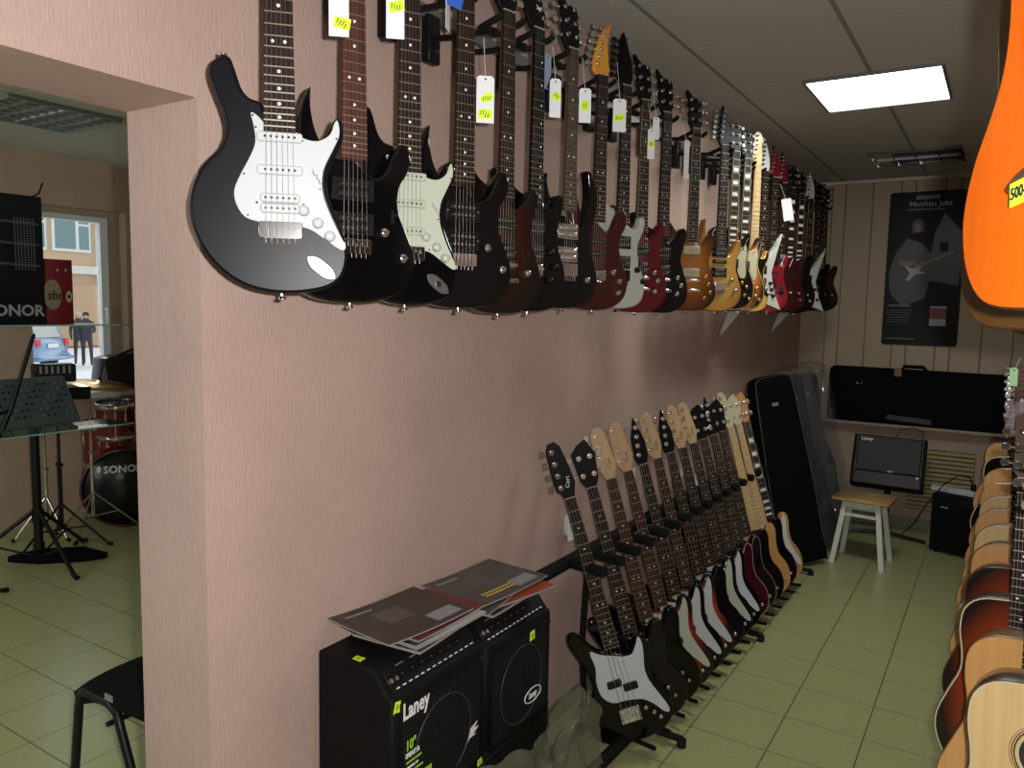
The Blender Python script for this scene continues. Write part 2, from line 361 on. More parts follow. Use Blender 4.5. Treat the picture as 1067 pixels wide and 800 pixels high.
# ------------------------------------------------------------------ ceiling lamps
em = mat('lit_diffuser', (.9, .9, .9), .5, emis=(.97, 1, .96), es=6)
t = thing('ceiling_light', 'lit square white panel lamp in the grey tiled ceiling', 'ceiling lamp', TR(.874, 4.04, CZ - .016))
MB().box((0, 0, .008), (.54, .58, .006), em).build('diffuser', t)
f = MB()
for s_ in (-1, 1): f.box((s_ * .276, 0, .008), (.012, .60, .016), mat('lamp_frame', (.2, .2, .2), .4, .6)).box((0, s_ * .295, .008), (.54, .01, .016), MC['lamp_frame'])
f.build('frame', t)
louv = mat('polished_louvre', (.35, .36, .37), .15, 1); darkbox = mat('dark_lamp_housing', (.05, .05, .05), .4)
def louvre_lamp(label, x0, x1, y0, y1, nx, ny, lm, z, hm):
    t = thing('ceiling_light', label, 'ceiling lamp', TR((x0 + x1) / 2, (y0 + y1) / 2, z))
    W, D = x1 - x0, y1 - y0
    MB().box((0, 0, CZ - z - .006), (W, D, .01), hm).build('housing', t)
    f = MB()
    for s_ in (-1, 1): f.box((s_ * W / 2, 0, (CZ - z) / 2), (.012, D, CZ - z), lm).box((0, s_ * D / 2, (CZ - z) / 2), (W, .012, CZ - z), lm)
    f.build('frame', t)
    l = MB()
    for i in range(1, nx): l.box((-W / 2 + W * i / nx, 0, (CZ - z) / 2), (.01, D, (CZ - z) * .8), lm)
    for i in range(1, ny): l.box((0, -D / 2 + D * i / ny, (CZ - z) / 2), (W, .01, (CZ - z) * .8), lm)
    l.build('louvre', t)
    tb = MB().cyl((-W * .45, 0, CZ - z - .014), (W * .45, 0, CZ - z - .014), .008, white); tb.build('lamp_tube', t)
louvre_lamp('unlit louvred ceiling lamp near the far wall', .61, 1.14, 5.58, 6.05, 4, 2, louv, 2.698, mat('satin_reflector', (.25, .26, .27), .25, 1))
louvre_lamp('unlit grid louvre lamp in the ceiling of the next room', -3.56, -2.96, 2.05, 2.65, 6, 6, mat('grey_louvre', (.22, .25, .21), .5, .2), 2.695, darkbox)

# ------------------------------------------------------------------ guitars
def px(L, k=.00071, kz=.000746):
    zz = lambda z: z if z < .28 else .28 + (z - .28) * .82
    xx = lambda x, z: x * (.93 if x > 0 else 1.08 if z < .26 else 1.0)
    return [(xx((x - (228 + (742 - y) * .021)) * k, (742 - y) * kz), zz((742 - y) * kz)) for x, y in L]
STRAT = crom(px([(225, 742), (150, 728), (90, 690), (45, 630), (22, 555), (30, 490), (58, 430), (88, 385), (102, 340), (96, 290), (77, 230), (66, 180), (74, 145), (98, 124), (118, 127), (129, 160), (142, 210), (162, 240), (192, 252), (206, 290), (240, 318), (275, 322), (300, 348), (340, 352), (368, 330), (383, 295), (396, 281), (411, 300), (410, 340), (388, 390), (366, 430), (364, 480), (380, 530), (404, 580), (417, 630), (409, 680), (380, 715), (320, 735)]), 3)
SGUARD = crom(px([(165, 285), (182, 292), (203, 318), (222, 322), (250, 322), (272, 326), (300, 350), (340, 356), (374, 334), (387, 300), (395, 290), (400, 305), (399, 340), (374, 390), (353, 432), (350, 482), (368, 535), (396, 590), (412, 618), (398, 628), (350, 600), (310, 578), (250, 568), (190, 566), (150, 555), (130, 525), (126, 490), (142, 450), (163, 410), (174, 370), (171, 320)]), 3)
SUPER = crom([(0, 0), (-.08, .008), (-.135, .045), (-.158, .105), (-.145, .165), (-.112, .215), (-.100, .26), (-.108, .31), (-.110, .36), (-.102, .405), (-.088, .43), (-.088, .39), (-.078, .345), (-.058, .31), (-.03, .295), (.0, .295), (.03, .275), (.055, .265), (.078, .285), (.092, .315), (.108, .34), (.127, .338), (.134, .31), (.126, .28), (.108, .25), (.105, .205), (.125, .155), (.145, .10), (.132, .045), (.08, .01)], 3)
HORN = crom([(0, 0), (-.08, .008), (-.135, .045), (-.158, .105), (-.145, .165), (-.112, .215), (-.100, .26), (-.108, .30), (-.112, .34), (-.104, .38), (-.092, .40), (-.090, .37), (-.078, .335), (-.058, .305), (-.03, .285), (.0, .28), (.03, .262), (.055, .255), (.085, .28), (.1, .33), (.098, .385), (.09, .425), (.108, .425), (.132, .385), (.14, .335), (.128, .28), (.112, .235), (.112, .195), (.13, .15), (.148, .10), (.135, .045), (.08, .01)], 3)
PRS = crom([(0, 0), (-.085, .008), (-.145, .05), (-.158, .11), (-.135, .175), (-.105, .22), (-.1, .26), (-.12, .31), (-.138, .35), (-.14, .38), (-.122, .385), (-.09, .35), (-.055, .33), (-.03, .325), (.0, .32), (.03, .285), (.05, .28), (.08, .30), (.1, .33), (.122, .338), (.13, .31), (.115, .26), (.105, .215), (.12, .17), (.145, .11), (.14, .05), (.085, .008)], 3)
LP = crom([(0, 0), (-.09, .01), (-.15, .05), (-.168, .12), (-.145, .185), (-.112, .235), (-.108, .28), (-.13, .34), (-.125, .385), (-.09, .41), (-.045, .412), (-.028, .41), (.0, .38), (.03, .33), (.05, .312), (.075, .325), (.095, .36), (.115, .385), (.127, .36), (.12, .31), (.11, .26), (.115, .225), (.14, .18), (.162, .12), (.15, .05), (.09, .01)], 3)
STAR = [(0, .06), (-.12, .0), (-.26, -.13), (-.15, .10), (-.10, .20), (-.13, .30), (-.17, .40), (-.08, .34), (-.03, .31), (.03, .30), (.06, .31), (.12, .38), (.155, .44), (.12, .33), (.085, .22), (.11, .12), (.165, .01)]
PB = crom([(0, 0), (-.07, .005), (-.13, .035), (-.160, .09), (-.158, .15), (-.125, .215), (-.108, .265), (-.118, .33), (-.142, .40), (-.155, .445), (-.146, .472), (-.122, .476), (-.098, .452), (-.072, .408), (-.042, .378), (0, .36), (.035, .342), (.060, .343), (.076, .368), (.092, .394), (.112, .402), (.132, .388), (.137, .35), (.124, .285), (.125, .225), (.155, .17), (.168, .115), (.155, .055), (.11, .015), (.05, 0)], 3)
PBG = crom([(-.085, .395), (-.05, .372), (0, .352), (.035, .338), (.068, .34), (.09, .37), (.105, .395), (.114, .37), (.108, .32), (.098, .27), (.103, .22), (.125, .16), (.148, .10), (.145, .075), (.125, .085), (.10, .12), (.06, .155), (0, .17), (-.05, .175), (-.085, .21), (-.092, .27), (-.08, .33)], 3)
DN = [(0, 0), (.1, .004), (.165, .03), (.195, .09), (.195, .15), (.168, .22), (.142, .28), (.140, .33), (.147, .39), (.138, .45), (.10, .487), (.04, .497)]
CN = [(0, 0), (.09, .001), (.135, .012), (.166, .04), (.181, .08), (.179, .112), (.164, .150), (.136, .190), (.119, .225), (.114, .265), (.119, .31), (.128, .37), (.122, .43), (.09, .47), (.04, .485)]
CLAS = crom(CN + [(0, .487)] + [(-a, b) for a, b in CN[:0:-1]], 3)
DREAD = crom(DN + [(0, .498)] + [(-a, b) for a, b in DN[:0:-1]], 3)
HS = {
 'strat': [(-.021, 0), (-.023, .015), (-.033, .03), (-.037, .05), (-.024, .165), (-.008, .178), (.014, .17), (.032, .148), (.036, .128), (.027, .112), (.026, .08), (.030, .04), (.024, .02), (.021, 0)],
 'point': [(-.021, 0), (-.034, .028), (-.02, .10), (.004, .19), (.020, .15), (.034, .09), (.034, .03), (.021, 0)],
 'orange': [(-.021, 0), (-.036, .012), (-.038, .04), (-.012, .12), (.012, .165), (.034, .172), (.034, .155), (.022, .11), (.028, .045), (.034, .02), (.021, 0)],
 'wing': [(-.021, 0), (-.036, .028), (-.031, .09), (-.038, .165), (-.008, .138), (.036, .128), (.036, .028), (.021, 0)],
 'open': [(-.021, 0), (-.036, .028), (-.042, .13), (-.020, .146), (0, .136), (.020, .146), (.042, .13), (.036, .028), (.021, 0)],
 'revx': [(-.021, 0), (-.036, .02), (-.044, .05), (-.034, .15), (-.02, .20), (.012, .15), (.036, .04), (.021, 0)],
 'bass': [(-.020, 0), (-.024, .015), (-.040, .035), (-.044, .06), (-.040, .185), (-.024, .212), (.0, .214), (.016, .195), (.030, .11), (.036, .055), (.024, .015), (.020, 0)],
 'bass22': [(-.020, 0), (-.036, .03), (-.046, .14), (-.015, .17), (.02, .185), (.046, .13), (.036, .03), (.020, 0)],
 'bpoint': [(-.020, 0), (-.03, .03), (-.026, .12), (.005, .21), (.034, .10), (.034, .04), (.02, 0)],
 'ac': [(-.022, 0), (-.034, .018), (-.037, .168), (-.02, .178), (0, .170), (.02, .178), (.037, .168), (.034, .018), (.022, 0)],
}
CACHE = {}
def cached(key, fn):
    if key not in CACHE: CACHE[key] = fn()
    return CACHE[key]
def knob_mesh(m, r=.011, h=.014, dome=False):
    def f():
        q = MB().lathe([(r * 1.05, 0), (r, -h * .3), (r * .9, -h * .8), (r * .72, -h), (0, -h - (.002 if dome else 0))], m, axis=(0, 1, 0), seg=16)
        return q.mesh('knob')
    return cached(('knob', m.name, r), f)
def tuner_mesh(m, peg, side, big=1):
    def f():
        q = MB().cyl((0, -.001, 0), (0, -.012, 0), .0042 * big, m, seg=10).cyl((0, -.0005, 0), (0, -.003, 0), .007 * big, m, seg=12)
        q.cyl((0, .010, 0), (side * .030, .010, 0), .0025 * big, m, seg=8).box((side * .010, .010, 0), (.014, .010, .012 * big), m)
        q.prism([(side * .026, -.006 * big), (side * .034, -.010 * big), (side * .045, -.009 * big), (side * .048, 0), (side * .045, .009 * big), (side * .034, .010 * big), (side * .026, .006 * big)], .006, .014, peg, bev=.002)
        return q.mesh('tuner')
    return cached(('tun', m.name, peg.name, side, big), f)
def pickup_mesh(kind, c, pole):
    def f():
        q = MB()
        if kind == 's':
            q.box((0, -.004, 0), (.082, .008, .018), c, bev=.008)
            for i in range(6): q.cyl((-.026 + i * .0105, -.009, 0), (-.026 + i * .0105, 0, 0), .0026, pole, seg=8)
        elif kind in 'hf':
            if kind == 'h': q.box((0, -.002, 0), (.092, .004, .046), c, bev=.005)
            for z in (-.0095, .0095):
                q.box((0, -.005, z), (.072, .010, .0175), c, bev=.005)
                for i in range(6): q.cyl((-.026 + i * .0105, -.0115, z), (-.026 + i * .0105, 0, z), .0028, pole, seg=8)
            for s_ in (-1, 1): q.cyl((s_ * .042, -.005, 0), (s_ * .042, 0, 0), .0025, pole, seg=8)
        elif kind == '9':
            q.box((0, -.005, 0), (.086, .010, .036), c, bev=.006)
            for i in range(6): q.cyl((-.026 + i * .0105, -.011, 0), (-.026 + i * .0105, 0, 0), .0025, pole, seg=8)
        elif kind == 'p':
            for s_ in (-1, 1): q.box((s_ * .0285, -.005, s_ * -.013), (.056, .012, .028), c, bev=.004)
        elif kind == 'j':
            q.box((0, -.005, 0), (.095, .012, .019), c, bev=.006)
        return q.mesh('pickup')
    return cached(('pu', kind, c.name, pole.name), f)
def bridge_mesh(kind, m):
    def f():
        q = MB()
        if kind == 'trem':
            q.box((0, -.003, 0), (.080, .006, .032), m, bev=.004)
            for i in range(6): q.box((-.0265 + i * .0106, -.009, -.004), (.0088, .008, .024), m).cyl((-.0265 + i * .0106, -.006, -.016), (-.0265 + i * .0106, -.006, -.024), .0014, m, seg=6)
            q.cyl((.030, -.004, .002), (.030, -.016, .002), .0035, m)
        elif kind == 'lock':
            q.box((0, -.006, 0), (.082, .012, .04), m, bev=.004)
            for i in range(6): q.box((-.0265 + i * .0106, -.014, .002), (.009, .008, .034), m).cyl((-.0265 + i * .0106, -.01, -.02), (-.0265 + i * .0106, -.012, -.034), .003, m, seg=6)
        elif kind == 'tune':
            q.box((0, -.008, .012), (.084, .010, .012), m, bev=.003).box((0, -.008, -.030), (.086, .012, .014), m, bev=.005)
            for s_ in (-1, 1): q.cyl((s_ * .041, -.014, -.03), (s_ * .041, 0, -.03), .006, m).cyl((s_ * .037, -.014, .012), (s_ * .037, 0, .012), .005, m)
        else:
            q.box((0, -.002, 0), (.078, .004, .052), m, bev=.003).box((0, -.008, -.024), (.078, .014, .004), m)
            for i in range(4): q.cyl((-.0285 + i * .019, -.008, -.022), (-.0285 + i * .019, -.008, .018), .0065, m, seg=10)
        return q.mesh('bridge')
    return cached(('br', kind, m.name), f)
def pot(nm, me, par, x, z, y0, **k): return put(nm, me, par, (x, y0, z), **k)

FRM = mat('fret_nickel', (.42, .38, .30), .4, 1)
def neck_parts(t, z0, znut, w0, w1, board, fret_n, scale, inl, yb, neckm, yn=None, hs='strat', hsm=None, tun=None, peg=None, nstr=6, strings=True, big=1, hang=0, bind=None, y_back=.016, logo=None, front_of=None, zbr=.125):
    """fretboard, neck, headstock, tuners and strings of one instrument"""
    yf = yb - .006
    q = MB()
    q.add([(-w0, yf, z0), (w0, yf, z0), (w1, yf, znut), (-w1, yf, znut), (-w0, yb, z0), (w0, yb, z0), (w1, yb, znut), (-w1, yb, znut)], [(0, 1, 2, 3), (0, 4, 5, 1), (1, 5, 6, 2), (2, 6, 7, 3), (3, 7, 4, 0)], board)
    W = lambda z: w0 + (w1 - w0) * (z - z0) / (znut - z0)
    for n in range(1, fret_n + 1):
        z = znut - scale * (1 - 2 ** (-n / 12)); ww = W(z)
        q.box((0, yf - .0006, z), (2 * ww * .99, .0014, .0022 if big == 1 else .0026), FRM)
    fz = [znut] + [znut - scale * (1 - 2 ** (-n / 12)) for n in range(1, fret_n + 1)]
    for n in (3, 5, 7, 9, 12, 15, 17, 19, 21):
        if n > fret_n: continue
        z = (fz[n] + fz[n - 1]) / 2; ww = W(z)
        if inl == 'dot':
            for x in ((-.011, .011) if n == 12 else (0,)): q.cyl((x, yf - .0003, z), (x, yf + .001, z), .0032, pearl, seg=10)
        elif inl == 'side':
            q.cyl((ww * .55, yf - .0003, z), (ww * .55, yf + .001, z), .0030, pearl, seg=10)
        elif inl == 'block': q.box((0, yf - .0001, z), (ww * 1.35, .0006, (fz[n - 1] - fz[n]) * .62), pearl)
    if bind:
        for s_ in (-1, 1): q.add([(s_ * w0, yf - .0004, z0), (s_ * (w0 - .0018), yf - .0004, z0), (s_ * (w1 - .0018), yf - .0004, znut), (s_ * w1, yf - .0004, znut)], [(0, 1, 2, 3)], bind)
    q.build('fretboard', t)
    q = MB(); zz0 = z0 + .05; sec = 8; rings = []
    for z, wd, dp in ((z0 + .01, w0, y_back), (z0 + .10, W(z0 + .10), .016), (znut - .01, w1, .014), (znut + .005, w1, .013)):
        rings += [(math.cos(PI * k / sec) * wd, yb + math.sin(PI * k / sec) * dp, z) for k in range(sec + 1)]
    n1 = sec + 1
    q.add(rings, [(r * n1 + k, r * n1 + k + 1, (r + 1) * n1 + k + 1, (r + 1) * n1 + k) for r in range(3) for k in range(sec)], neckm, True)
    q.box((0, yf - .0002, znut + .002), (2 * w1, .004, .003), nutm)
    q.build('neck', t)
    o = [(x, znut + z) for x, z in HS[hs]]
    k = R(8 if hs in ('ac', 'open', 'wing', 'revx', 'point') else 1)
    TH = Matrix.Translation((0, yb, znut)) @ Matrix.Rotation(k, 4, 'X').inverted() @ Matrix.Translation((0, -yb, -znut))
    q = MB().prism(o, yb, yb + .014, hsm or neckm, bev=.0025, side=neckm if hs == 'ac' else None, T=TH)
    if logo: q.text(logo, .022, TH @ Matrix.Translation((.008, yb - .0006, znut + .06)) @ Matrix.Rotation(R(78), 4, 'Y').inverted(), whiteprint if (hsm or neckm) is headblack else ink)
    q.build('headstock', t)
    # tuners
    P_ = []
    if hs in ('strat', 'orange'):
        for i in range(6): f_ = i / 5; P_.append((-.022 + f_ * (.012 if hs == 'strat' else .032), .035 + f_ * .118, -1))
    elif hs == 'point':
        for i in range(6): f_ = i / 5; P_.append((-.020 + f_ * .024, .035 + f_ * .125, -1))
    elif hs == 'revx':
        for i in range(6): f_ = i / 5; P_.append((.024 - f_ * .034, .035 + f_ * .125, 1))
    elif hs == 'bass':
        for i in range(4): f_ = i / 3; P_.append((-.022 + f_ * .002, .045 + f_ * .135, -1))
    elif hs == 'bpoint':
        for i in range(4): f_ = i / 3; P_.append((-.010 + f_ * .014, .045 + f_ * .12, -1))
    elif hs == 'bass22':
        for i in range(2):
            for s_ in (-1, 1): P_.append((s_ * .022, .05 + i * .07, s_))
    else:
        for i in range(3):
            for s_ in (-1, 1): P_.append((s_ * .020, .040 + i * .042, s_))
    tn = tun or chrome; pg = peg or tn
    for x, z, s_ in P_:
        ob = put('tuner', tuner_mesh(tn, pg, s_, 1.5 if big > 1 else 1), t); ob.matrix_local = TH @ Matrix.Translation((x, yb, znut + z))
    if strings:
        for i in range(nstr):
            f_ = (i / (nstr - 1) - .5) * 2; xb, xn = f_ * (.026 if nstr == 6 else .029), f_ * w1 * .8
            rr = (.00052 - i * .00005) * (1.9 if nstr == 4 else 1)
            MB().cyl((xb, yb - .011, zbr), (xn, yf - .0025, znut), rr, steel, seg=5, cap=False).build('string', t)

def electric(name, label, M, o, bodym, spec):
    """spec: keys for the parts"""
    t = thing(name, label, 'bass guitar' if spec.get('bass') else 'electric guitar', M, spec.get('group'))
    bass = spec.get('bass'); th = .036; y0 = -th / 2
    MB().prism(o, y0, -y0, bodym, bev=spec.get('bev', .006), side=spec.get('side'), back=spec.get('side'), ring=spec.get('ring'), rw=spec.get('rw', .0025)).build('body', t)
    yt = y0
    if spec.get('guard'):
        go, gm = spec['guard']
        q = MB().prism(go, y0 - .0022, y0, gm, bev=.0008); n = len(go)
        for i in range(0, n, max(1, n // 10)):
            a, b = go[i]; cx_ = sum(p[0] for p in go) / n; cz_ = sum(p[1] for p in go) / n; l = math.hypot(a - cx_, b - cz_)
            a -= (a - cx_) / l * .006; b -= (b - cz_) / l * .006
            q.cyl((a, y0 - .0032, b), (a, y0 - .001, b), .002, chrome, seg=8)
        if spec.get('sign'): q.tube([(.058 + k * .0011 + .0022 * math.sin(k * 1.3), y0 - .0028, .232 - k * .0017 + .0022 * math.cos(k * 2.1)) for k in range(22)], .0006, ink, seg=4)
        q.build('pickguard', t); yt = y0 - .002
    pc, pp = spec.get('pu_col', (blackpl, chrome))
    for kind, x, z in spec.get('pus', ()): pot('pickup', pickup_mesh(kind, pc, pp), t, x, z, yt)
    km = spec.get('knob', chrome)
    for x, z in spec.get('knobs', ()): pot('knob', knob_mesh(km, spec.get('kr', .0105)), t, x, z, yt)
    hw = spec.get('hw', chrome); br = spec.get('bridge', 'trem'); zb = spec.get('zb', .115 if bass else .118)
    pot('bridge', bridge_mesh(br, hw), t, 0, zb, y0)
    if spec.get('switch'):
        x, z = spec['switch']; MB().box((x, yt - .001, z), (.006, .003, .03), blackpl).cyl((x, yt, z), (x + .002, yt - .014, z + .004), .002, hw).build('pickup_switch', t)
    if spec.get('jack'):
        x, z = spec['jack']; a = R(38); TJ = Matrix.Translation((x, y0, z)) @ Matrix.Rotation(a, 4, 'Y')
        MB().prism(crom([(-.034, 0), (-.02, .012), (0, .014), (.02, .012), (.034, 0), (.02, -.012), (0, -.014), (-.02, -.012)], 3), -.003, 0, mat('satin_chrome', (.16, .16, .17), .45, 1), bev=.0015, T=TJ).cyl((0, -.006, 0), (0, 0, 0), .007, chrome, T=TJ).build('jack_plate', t)
    q = cached(('sb', hw.name), lambda: MB().cyl((0, 0, .002), (0, 0, -.007), .003, hw, seg=8).lathe([(.003, -.006), (.0075, -.008), (.0075, -.012), (0, -.013)], hw, seg=12).mesh('strap_button'))
    put('strap_button', q, t, (0, 0, min(p[1] for p in o if abs(p[0]) < .02)))
    if o is STRAT: MB().cyl((-.100, 0, .425), (-.100, 0, .434), .003, hw).lathe([(.003, .430), (.0075, .432), (.0075, .436), (0, .437)], hw, base=(-.100, 0, 0)).build('strap_button', t)
    z0 = spec.get('z0', .388 if bass else .296); zn = spec.get('zn', .98 if bass else .773)
    neck_parts(t, z0, zn, .031 if bass else .0285, .020 if bass else .0212, spec.get('board', rosewood), spec.get('frets', 20 if bass else 22), .864 if bass else .648,
               spec.get('inl', 'dot'), y0 - .003, spec.get('neckm', natneck), hs=spec.get('hs', 'bass' if bass else 'strat'), hsm=spec.get('hsm', headblack), tun=spec.get('tun', chrome), peg=spec.get('peg'),
               nstr=4 if bass else 6, strings=spec.get('strings', True), big=1.4 if bass else 1, bind=spec.get('bind'), logo=spec.get('logo'), y_back=.018, zbr=zb)
    return t

HH = [('h', 0, .235), ('h', 0, .165)]
NKM = wood('dark_neck', (.10, .05, .03), (.14, .07, .04), .35, .3)
sbA = burst('dark_tobacco_burst', (.04, .010, .004), (.02, .005, .002), (.006, .005, .005), stops=(.2, .55, .85))
sbB = burst('honey_burst', (.36, .13, .018), (.15, .04, .007), (.018, .008, .006), stops=(.35, .72, .98))
sbC = burst('amber_natural', (.46, .26, .055), (.40, .20, .04), (.25, .10, .02), stops=(.5, .8, 1.05))
sbD = burst('amber_black_burst', (.62, .28, .05), (.42, .13, .02), (.03, .012, .008), stops=(.3, .65, .95))
sbE = burst('cream_yellow', (.62, .45, .14), (.56, .38, .10), (.42, .24, .05), stops=(.3, .65, .95))
graf = mat('red_stripe_graphic', (.4, .02, .03), .2)
n = graf.node_tree; b_ = n.nodes['Principled BSDF']; tc = n.nodes.new('ShaderNodeTexCoord'); vo = n.nodes.new('ShaderNodeTexVoronoi'); vo.inputs['Scale'].default_value = 22
cr = n.nodes.new('ShaderNodeValToRGB'); cr.color_ramp.interpolation = 'CONSTANT'; e = cr.color_ramp.elements; e[0].color = (.20, .008, .016, 1); e[1].position = .62; e[1].color = (.22, .28, .32, 1); x_ = e.new(.8); x_.color = (.02, .02, .05, 1); x_ = e.new(.9); x_.color = (.3, .01, .03, 1)
sp_ = n.nodes.new('ShaderNodeSeparateColor'); n.links.new(tc.outputs['Object'], vo.inputs['Vector']); n.links.new(vo.outputs['Color'], sp_.inputs[0]); n.links.new(sp_.outputs[0], cr.inputs[0]); n.links.new(cr.outputs[0], b_.inputs['Base Color'])

cutA = mat('mint_pickguard', (.46, .50, .40), .4, spec=.3)
SK = [(.062, .155), (.088, .128), (.108, .098)]
def G(**k): return k
HUNG = [  # px of neck at z 2.1 -> y ; x out from wall ; yaw ; outline ; body ; spec ; label
 (1.023, .262, 46, STRAT, blackmatte, G(guard=(SGUARD, white), pus=[('s', .0, .288), ('s', .0, .228), ('f', 0, .167)], pu_col=(white, chrome), knobs=[(.042, .156), (.068, .134), (.090, .110)], knob=white, jack=(.074, .05), sign=1), 'satin black electric guitar with white pickguard, first and nearest of the hanging row'),
 (1.213, .255, 66, SUPER, black, G(pus=HH, knobs=[(.068, .150), (.112, .098)], kr=.011, board=redwoodb, hs='point', sw=1, switch=(.09, .185)), 'glossy black pointed-horn electric guitar with reddish fretboard, second in the hanging row'),
 (1.375, .27, 60, STRAT, black, G(guard=(SGUARD, cutA), pus=[('s', 0, .288), ('s', 0, .228), ('s', 0, .167)], pu_col=(mint, chrome), knobs=[(.042, .156), (.068, .134), (.090, .110)], knob=mint, sign=1, jack=(.074, .05)), 'glossy black electric guitar with pale mint pickguard and single-coil pickups'),
 (1.56, .285, 64, SUPER, black, G(pus=HH, knobs=[(.068, .150), (.112, .098)], kr=.011, hs='wing'), 'glossy black two-humbucker electric guitar just right of the mint pickguard one'),
 (1.74, .285, 76, PRS, sbA, G(pus=HH, knobs=[(.085, .11)], hs='open', switch=(.08, .16), bridge='tune'), 'very dark brown sunburst electric guitar hanging beside glossy black ones'),
 (1.90, .28, 78, PRS, black, G(pus=HH, knobs=[(.07, .17), (.09, .13), (.07, .09)], knob=blackpl, hs='revx', inl='side', logo='X', board=black), 'black electric guitar with bright frets and X mark on its headstock'),
 (2.12, .27, 76, HORN, black, G(pus=HH, pu_col=(chrome, chrome), knobs=[(.09, .09)], hs='wing', board=natneck and wood('brown_board', (.04, .024, .015), (.065, .04, .025), .5, .05), bridge='lock'), 'black electric guitar with long curved lower horn and brown fretboard'),
 (2.39, .24, 66, SUPER, mahog, G(pus=[('s', 0, .23), ('s', 0, .19)], knobs=[(.07, .13), (.10, .10), (.095, .06)], hs='orange', hsm=orangehs, hw=chrome), 'dark red stained electric guitar with orange headstock'),
 (2.56, .25, 66, STRAT, white_lacq, G(pus=HH, knobs=[(.08, .14), (.11, .10)], knob=blackpl, hs='point', peg=blackpl, tun=blackpl, bridge='lock', hw=blackpl, switch=(.09, .16)), 'white electric guitar with black hardware and pointed black headstock'),
 (2.72, .255, 66, PRS, red_lacq, G(pus=HH, knobs=[(.07, .15), (.09, .12), (.075, .08)], hs='wing', bridge='tune', bind=cream), 'crimson double-cutaway electric guitar with three chrome knobs'),
 (2.925, .26, 62, PRS, black, G(pus=HH, knobs=[(.08, .14), (.10, .11), (.08, .075)], hs='wing', bridge='tune'), 'black double-cutaway electric guitar between the crimson one and the honey sunburst'),
 (3.28, .255, 58, PRS, sbB, G(pus=[('9', 0, .262), ('9', 0, .165)], pu_col=(cream, steel), knobs=[(.08, .15), (.095, .115), (.105, .08), (.075, .055)], knob=gold, hs='wing', bridge='tune', bind=cream), 'honey sunburst electric guitar with two cream pickups and gold knobs'),
 (3.66, .26, 58, SUPER, sbC, G(pus=[('h', 0, .28), ('s', 0, .235), ('h', 0, .185)], knobs=[(.075, .15), (.10, .10)], knob=chrome, hs='point', bridge='lock', bind=None), 'amber natural-wood electric guitar with three black pickups'),
 (3.84, .26, 58, LP, black, G(guard=(crom([(.035, .31), (.07, .30), (.09, .33), (.10, .29), (.095, .24), (.10, .19), (.09, .165), (.06, .17), (.04, .22)], 3), cream), pus=HH, knobs=[(.07, .14), (.10, .12), (.09, .08), (.12, .06)], knob=gold, hs='open', inl='block', bind=cream, bridge='tune', ring=cream), 'black single-cutaway electric guitar with cream pickguard and gold knobs'),
 (4.04, .26, 58, LP, sbD, G(guard=(crom([(.035, .31), (.07, .30), (.09, .33), (.10, .29), (.095, .24), (.10, .19), (.09, .165), (.06, .17), (.04, .22)], 3), cream), pus=HH, knobs=[(.07, .14), (.10, .12), (.09, .08), (.12, .06)], knob=gold, hs='open', inl='block', bind=cream, bridge='tune', ring=cream), 'amber sunburst single-cutaway electric guitar with block fret markers'),
 (4.23, .26, 58, STRAT, sbE, G(guard=(SGUARD, black), pus=[('s', 0, .228), ('s', 0, .167)], knobs=[(.096, .125), (.125, .100)], board=maple, neckm=maple, hsm=maple), 'butterscotch electric guitar with maple neck and black pickguard'),
 (4.43, .25, 58, STAR, white_lacq, G(pus=HH, knobs=[(.075, .16), (.085, .125), (.10, .09)], knob=blackpl, hs='point', hsm=white_lacq, tun=blackpl, peg=blackpl, bev=.004), 'white sharp-pointed star-shaped electric guitar with black knobs'),
 (4.65, .25, 56, SUPER, graf, G(pus=[('h', 0, .17)], knobs=[(.09, .12)], hs='point', hsm=red_lacq, knob=blackpl, bridge='lock'), 'red electric guitar with pale blue and white patchwork graphic'),
 (4.86, .25, 56, SUPER, darkred, G(pus=HH, knobs=[(.09, .12)], hs='point', hsm=red_lacq), 'dark cherry electric guitar with red headstock'),
 (5.09, .25, 54, PRS, darkred, G(pus=HH, knobs=[(.09, .12), (.1, .08)], hs='open', inl='block', bridge='tune'), 'dark cherry electric guitar with black headstock and block markers'),
 (5.34, .25, 54, LP, black, G(pus=HH, knobs=[(.09, .12), (.11, .08)], hs='open', inl='block', bridge='tune', bind=cream), 'black single-cutaway electric guitar near the far end of the hanging row'),
 (5.62, .25, 52, STAR, white_lacq, G(pus=HH, knobs=[(.075, .16), (.10, .09)], knob=blackpl, hs='point', hsm=white_lacq, bev=.004, bind=white), 'second white pointed electric guitar, toward the far end of the hanging row'),
 (5.90, .25, 48, PRS, black, G(pus=HH, knobs=[(.09, .12)], hs='wing'), 'plain black electric guitar, last but one in the hanging row'),
 (6.14, .25, 40, PRS, sbA, G(pus=HH, knobs=[(.09, .12)], hs='wing', bridge='tune'), 'dark sunburst electric guitar at the far end of the hanging row'),
]
HZ = [1.69, 1.675, 1.672, 1.668, 1.655, 1.662, 1.672, 1.668, 1.675, 1.662, 1.662, 1.672, 1.672, 1.675, 1.675, 1.672, 1.675, 1.672, 1.672, 1.675, 1.672, 1.675, 1.69, 1.69]
yoke_mesh = MB()
for s_ in (-1, 1):
    yoke_mesh.tube([(s_ * .012, .05, -.004), (s_ * .034, .045, -.002), (s_ * .036, .02, 0), (s_ * .036, -.03, .006), (s_ * .038, -.042, .014)], .0085, foam)
yoke_mesh.box((0, .052, 0), (.05, .014, .02), blackmet)
yoke_mesh = yoke_mesh.mesh('yoke')
struct('trim_3', MB().box((.012, 3.9, 2.49), (.022, 4.9, .035), mat('grey_rail', (.20, .20, .21), .4, .5)))
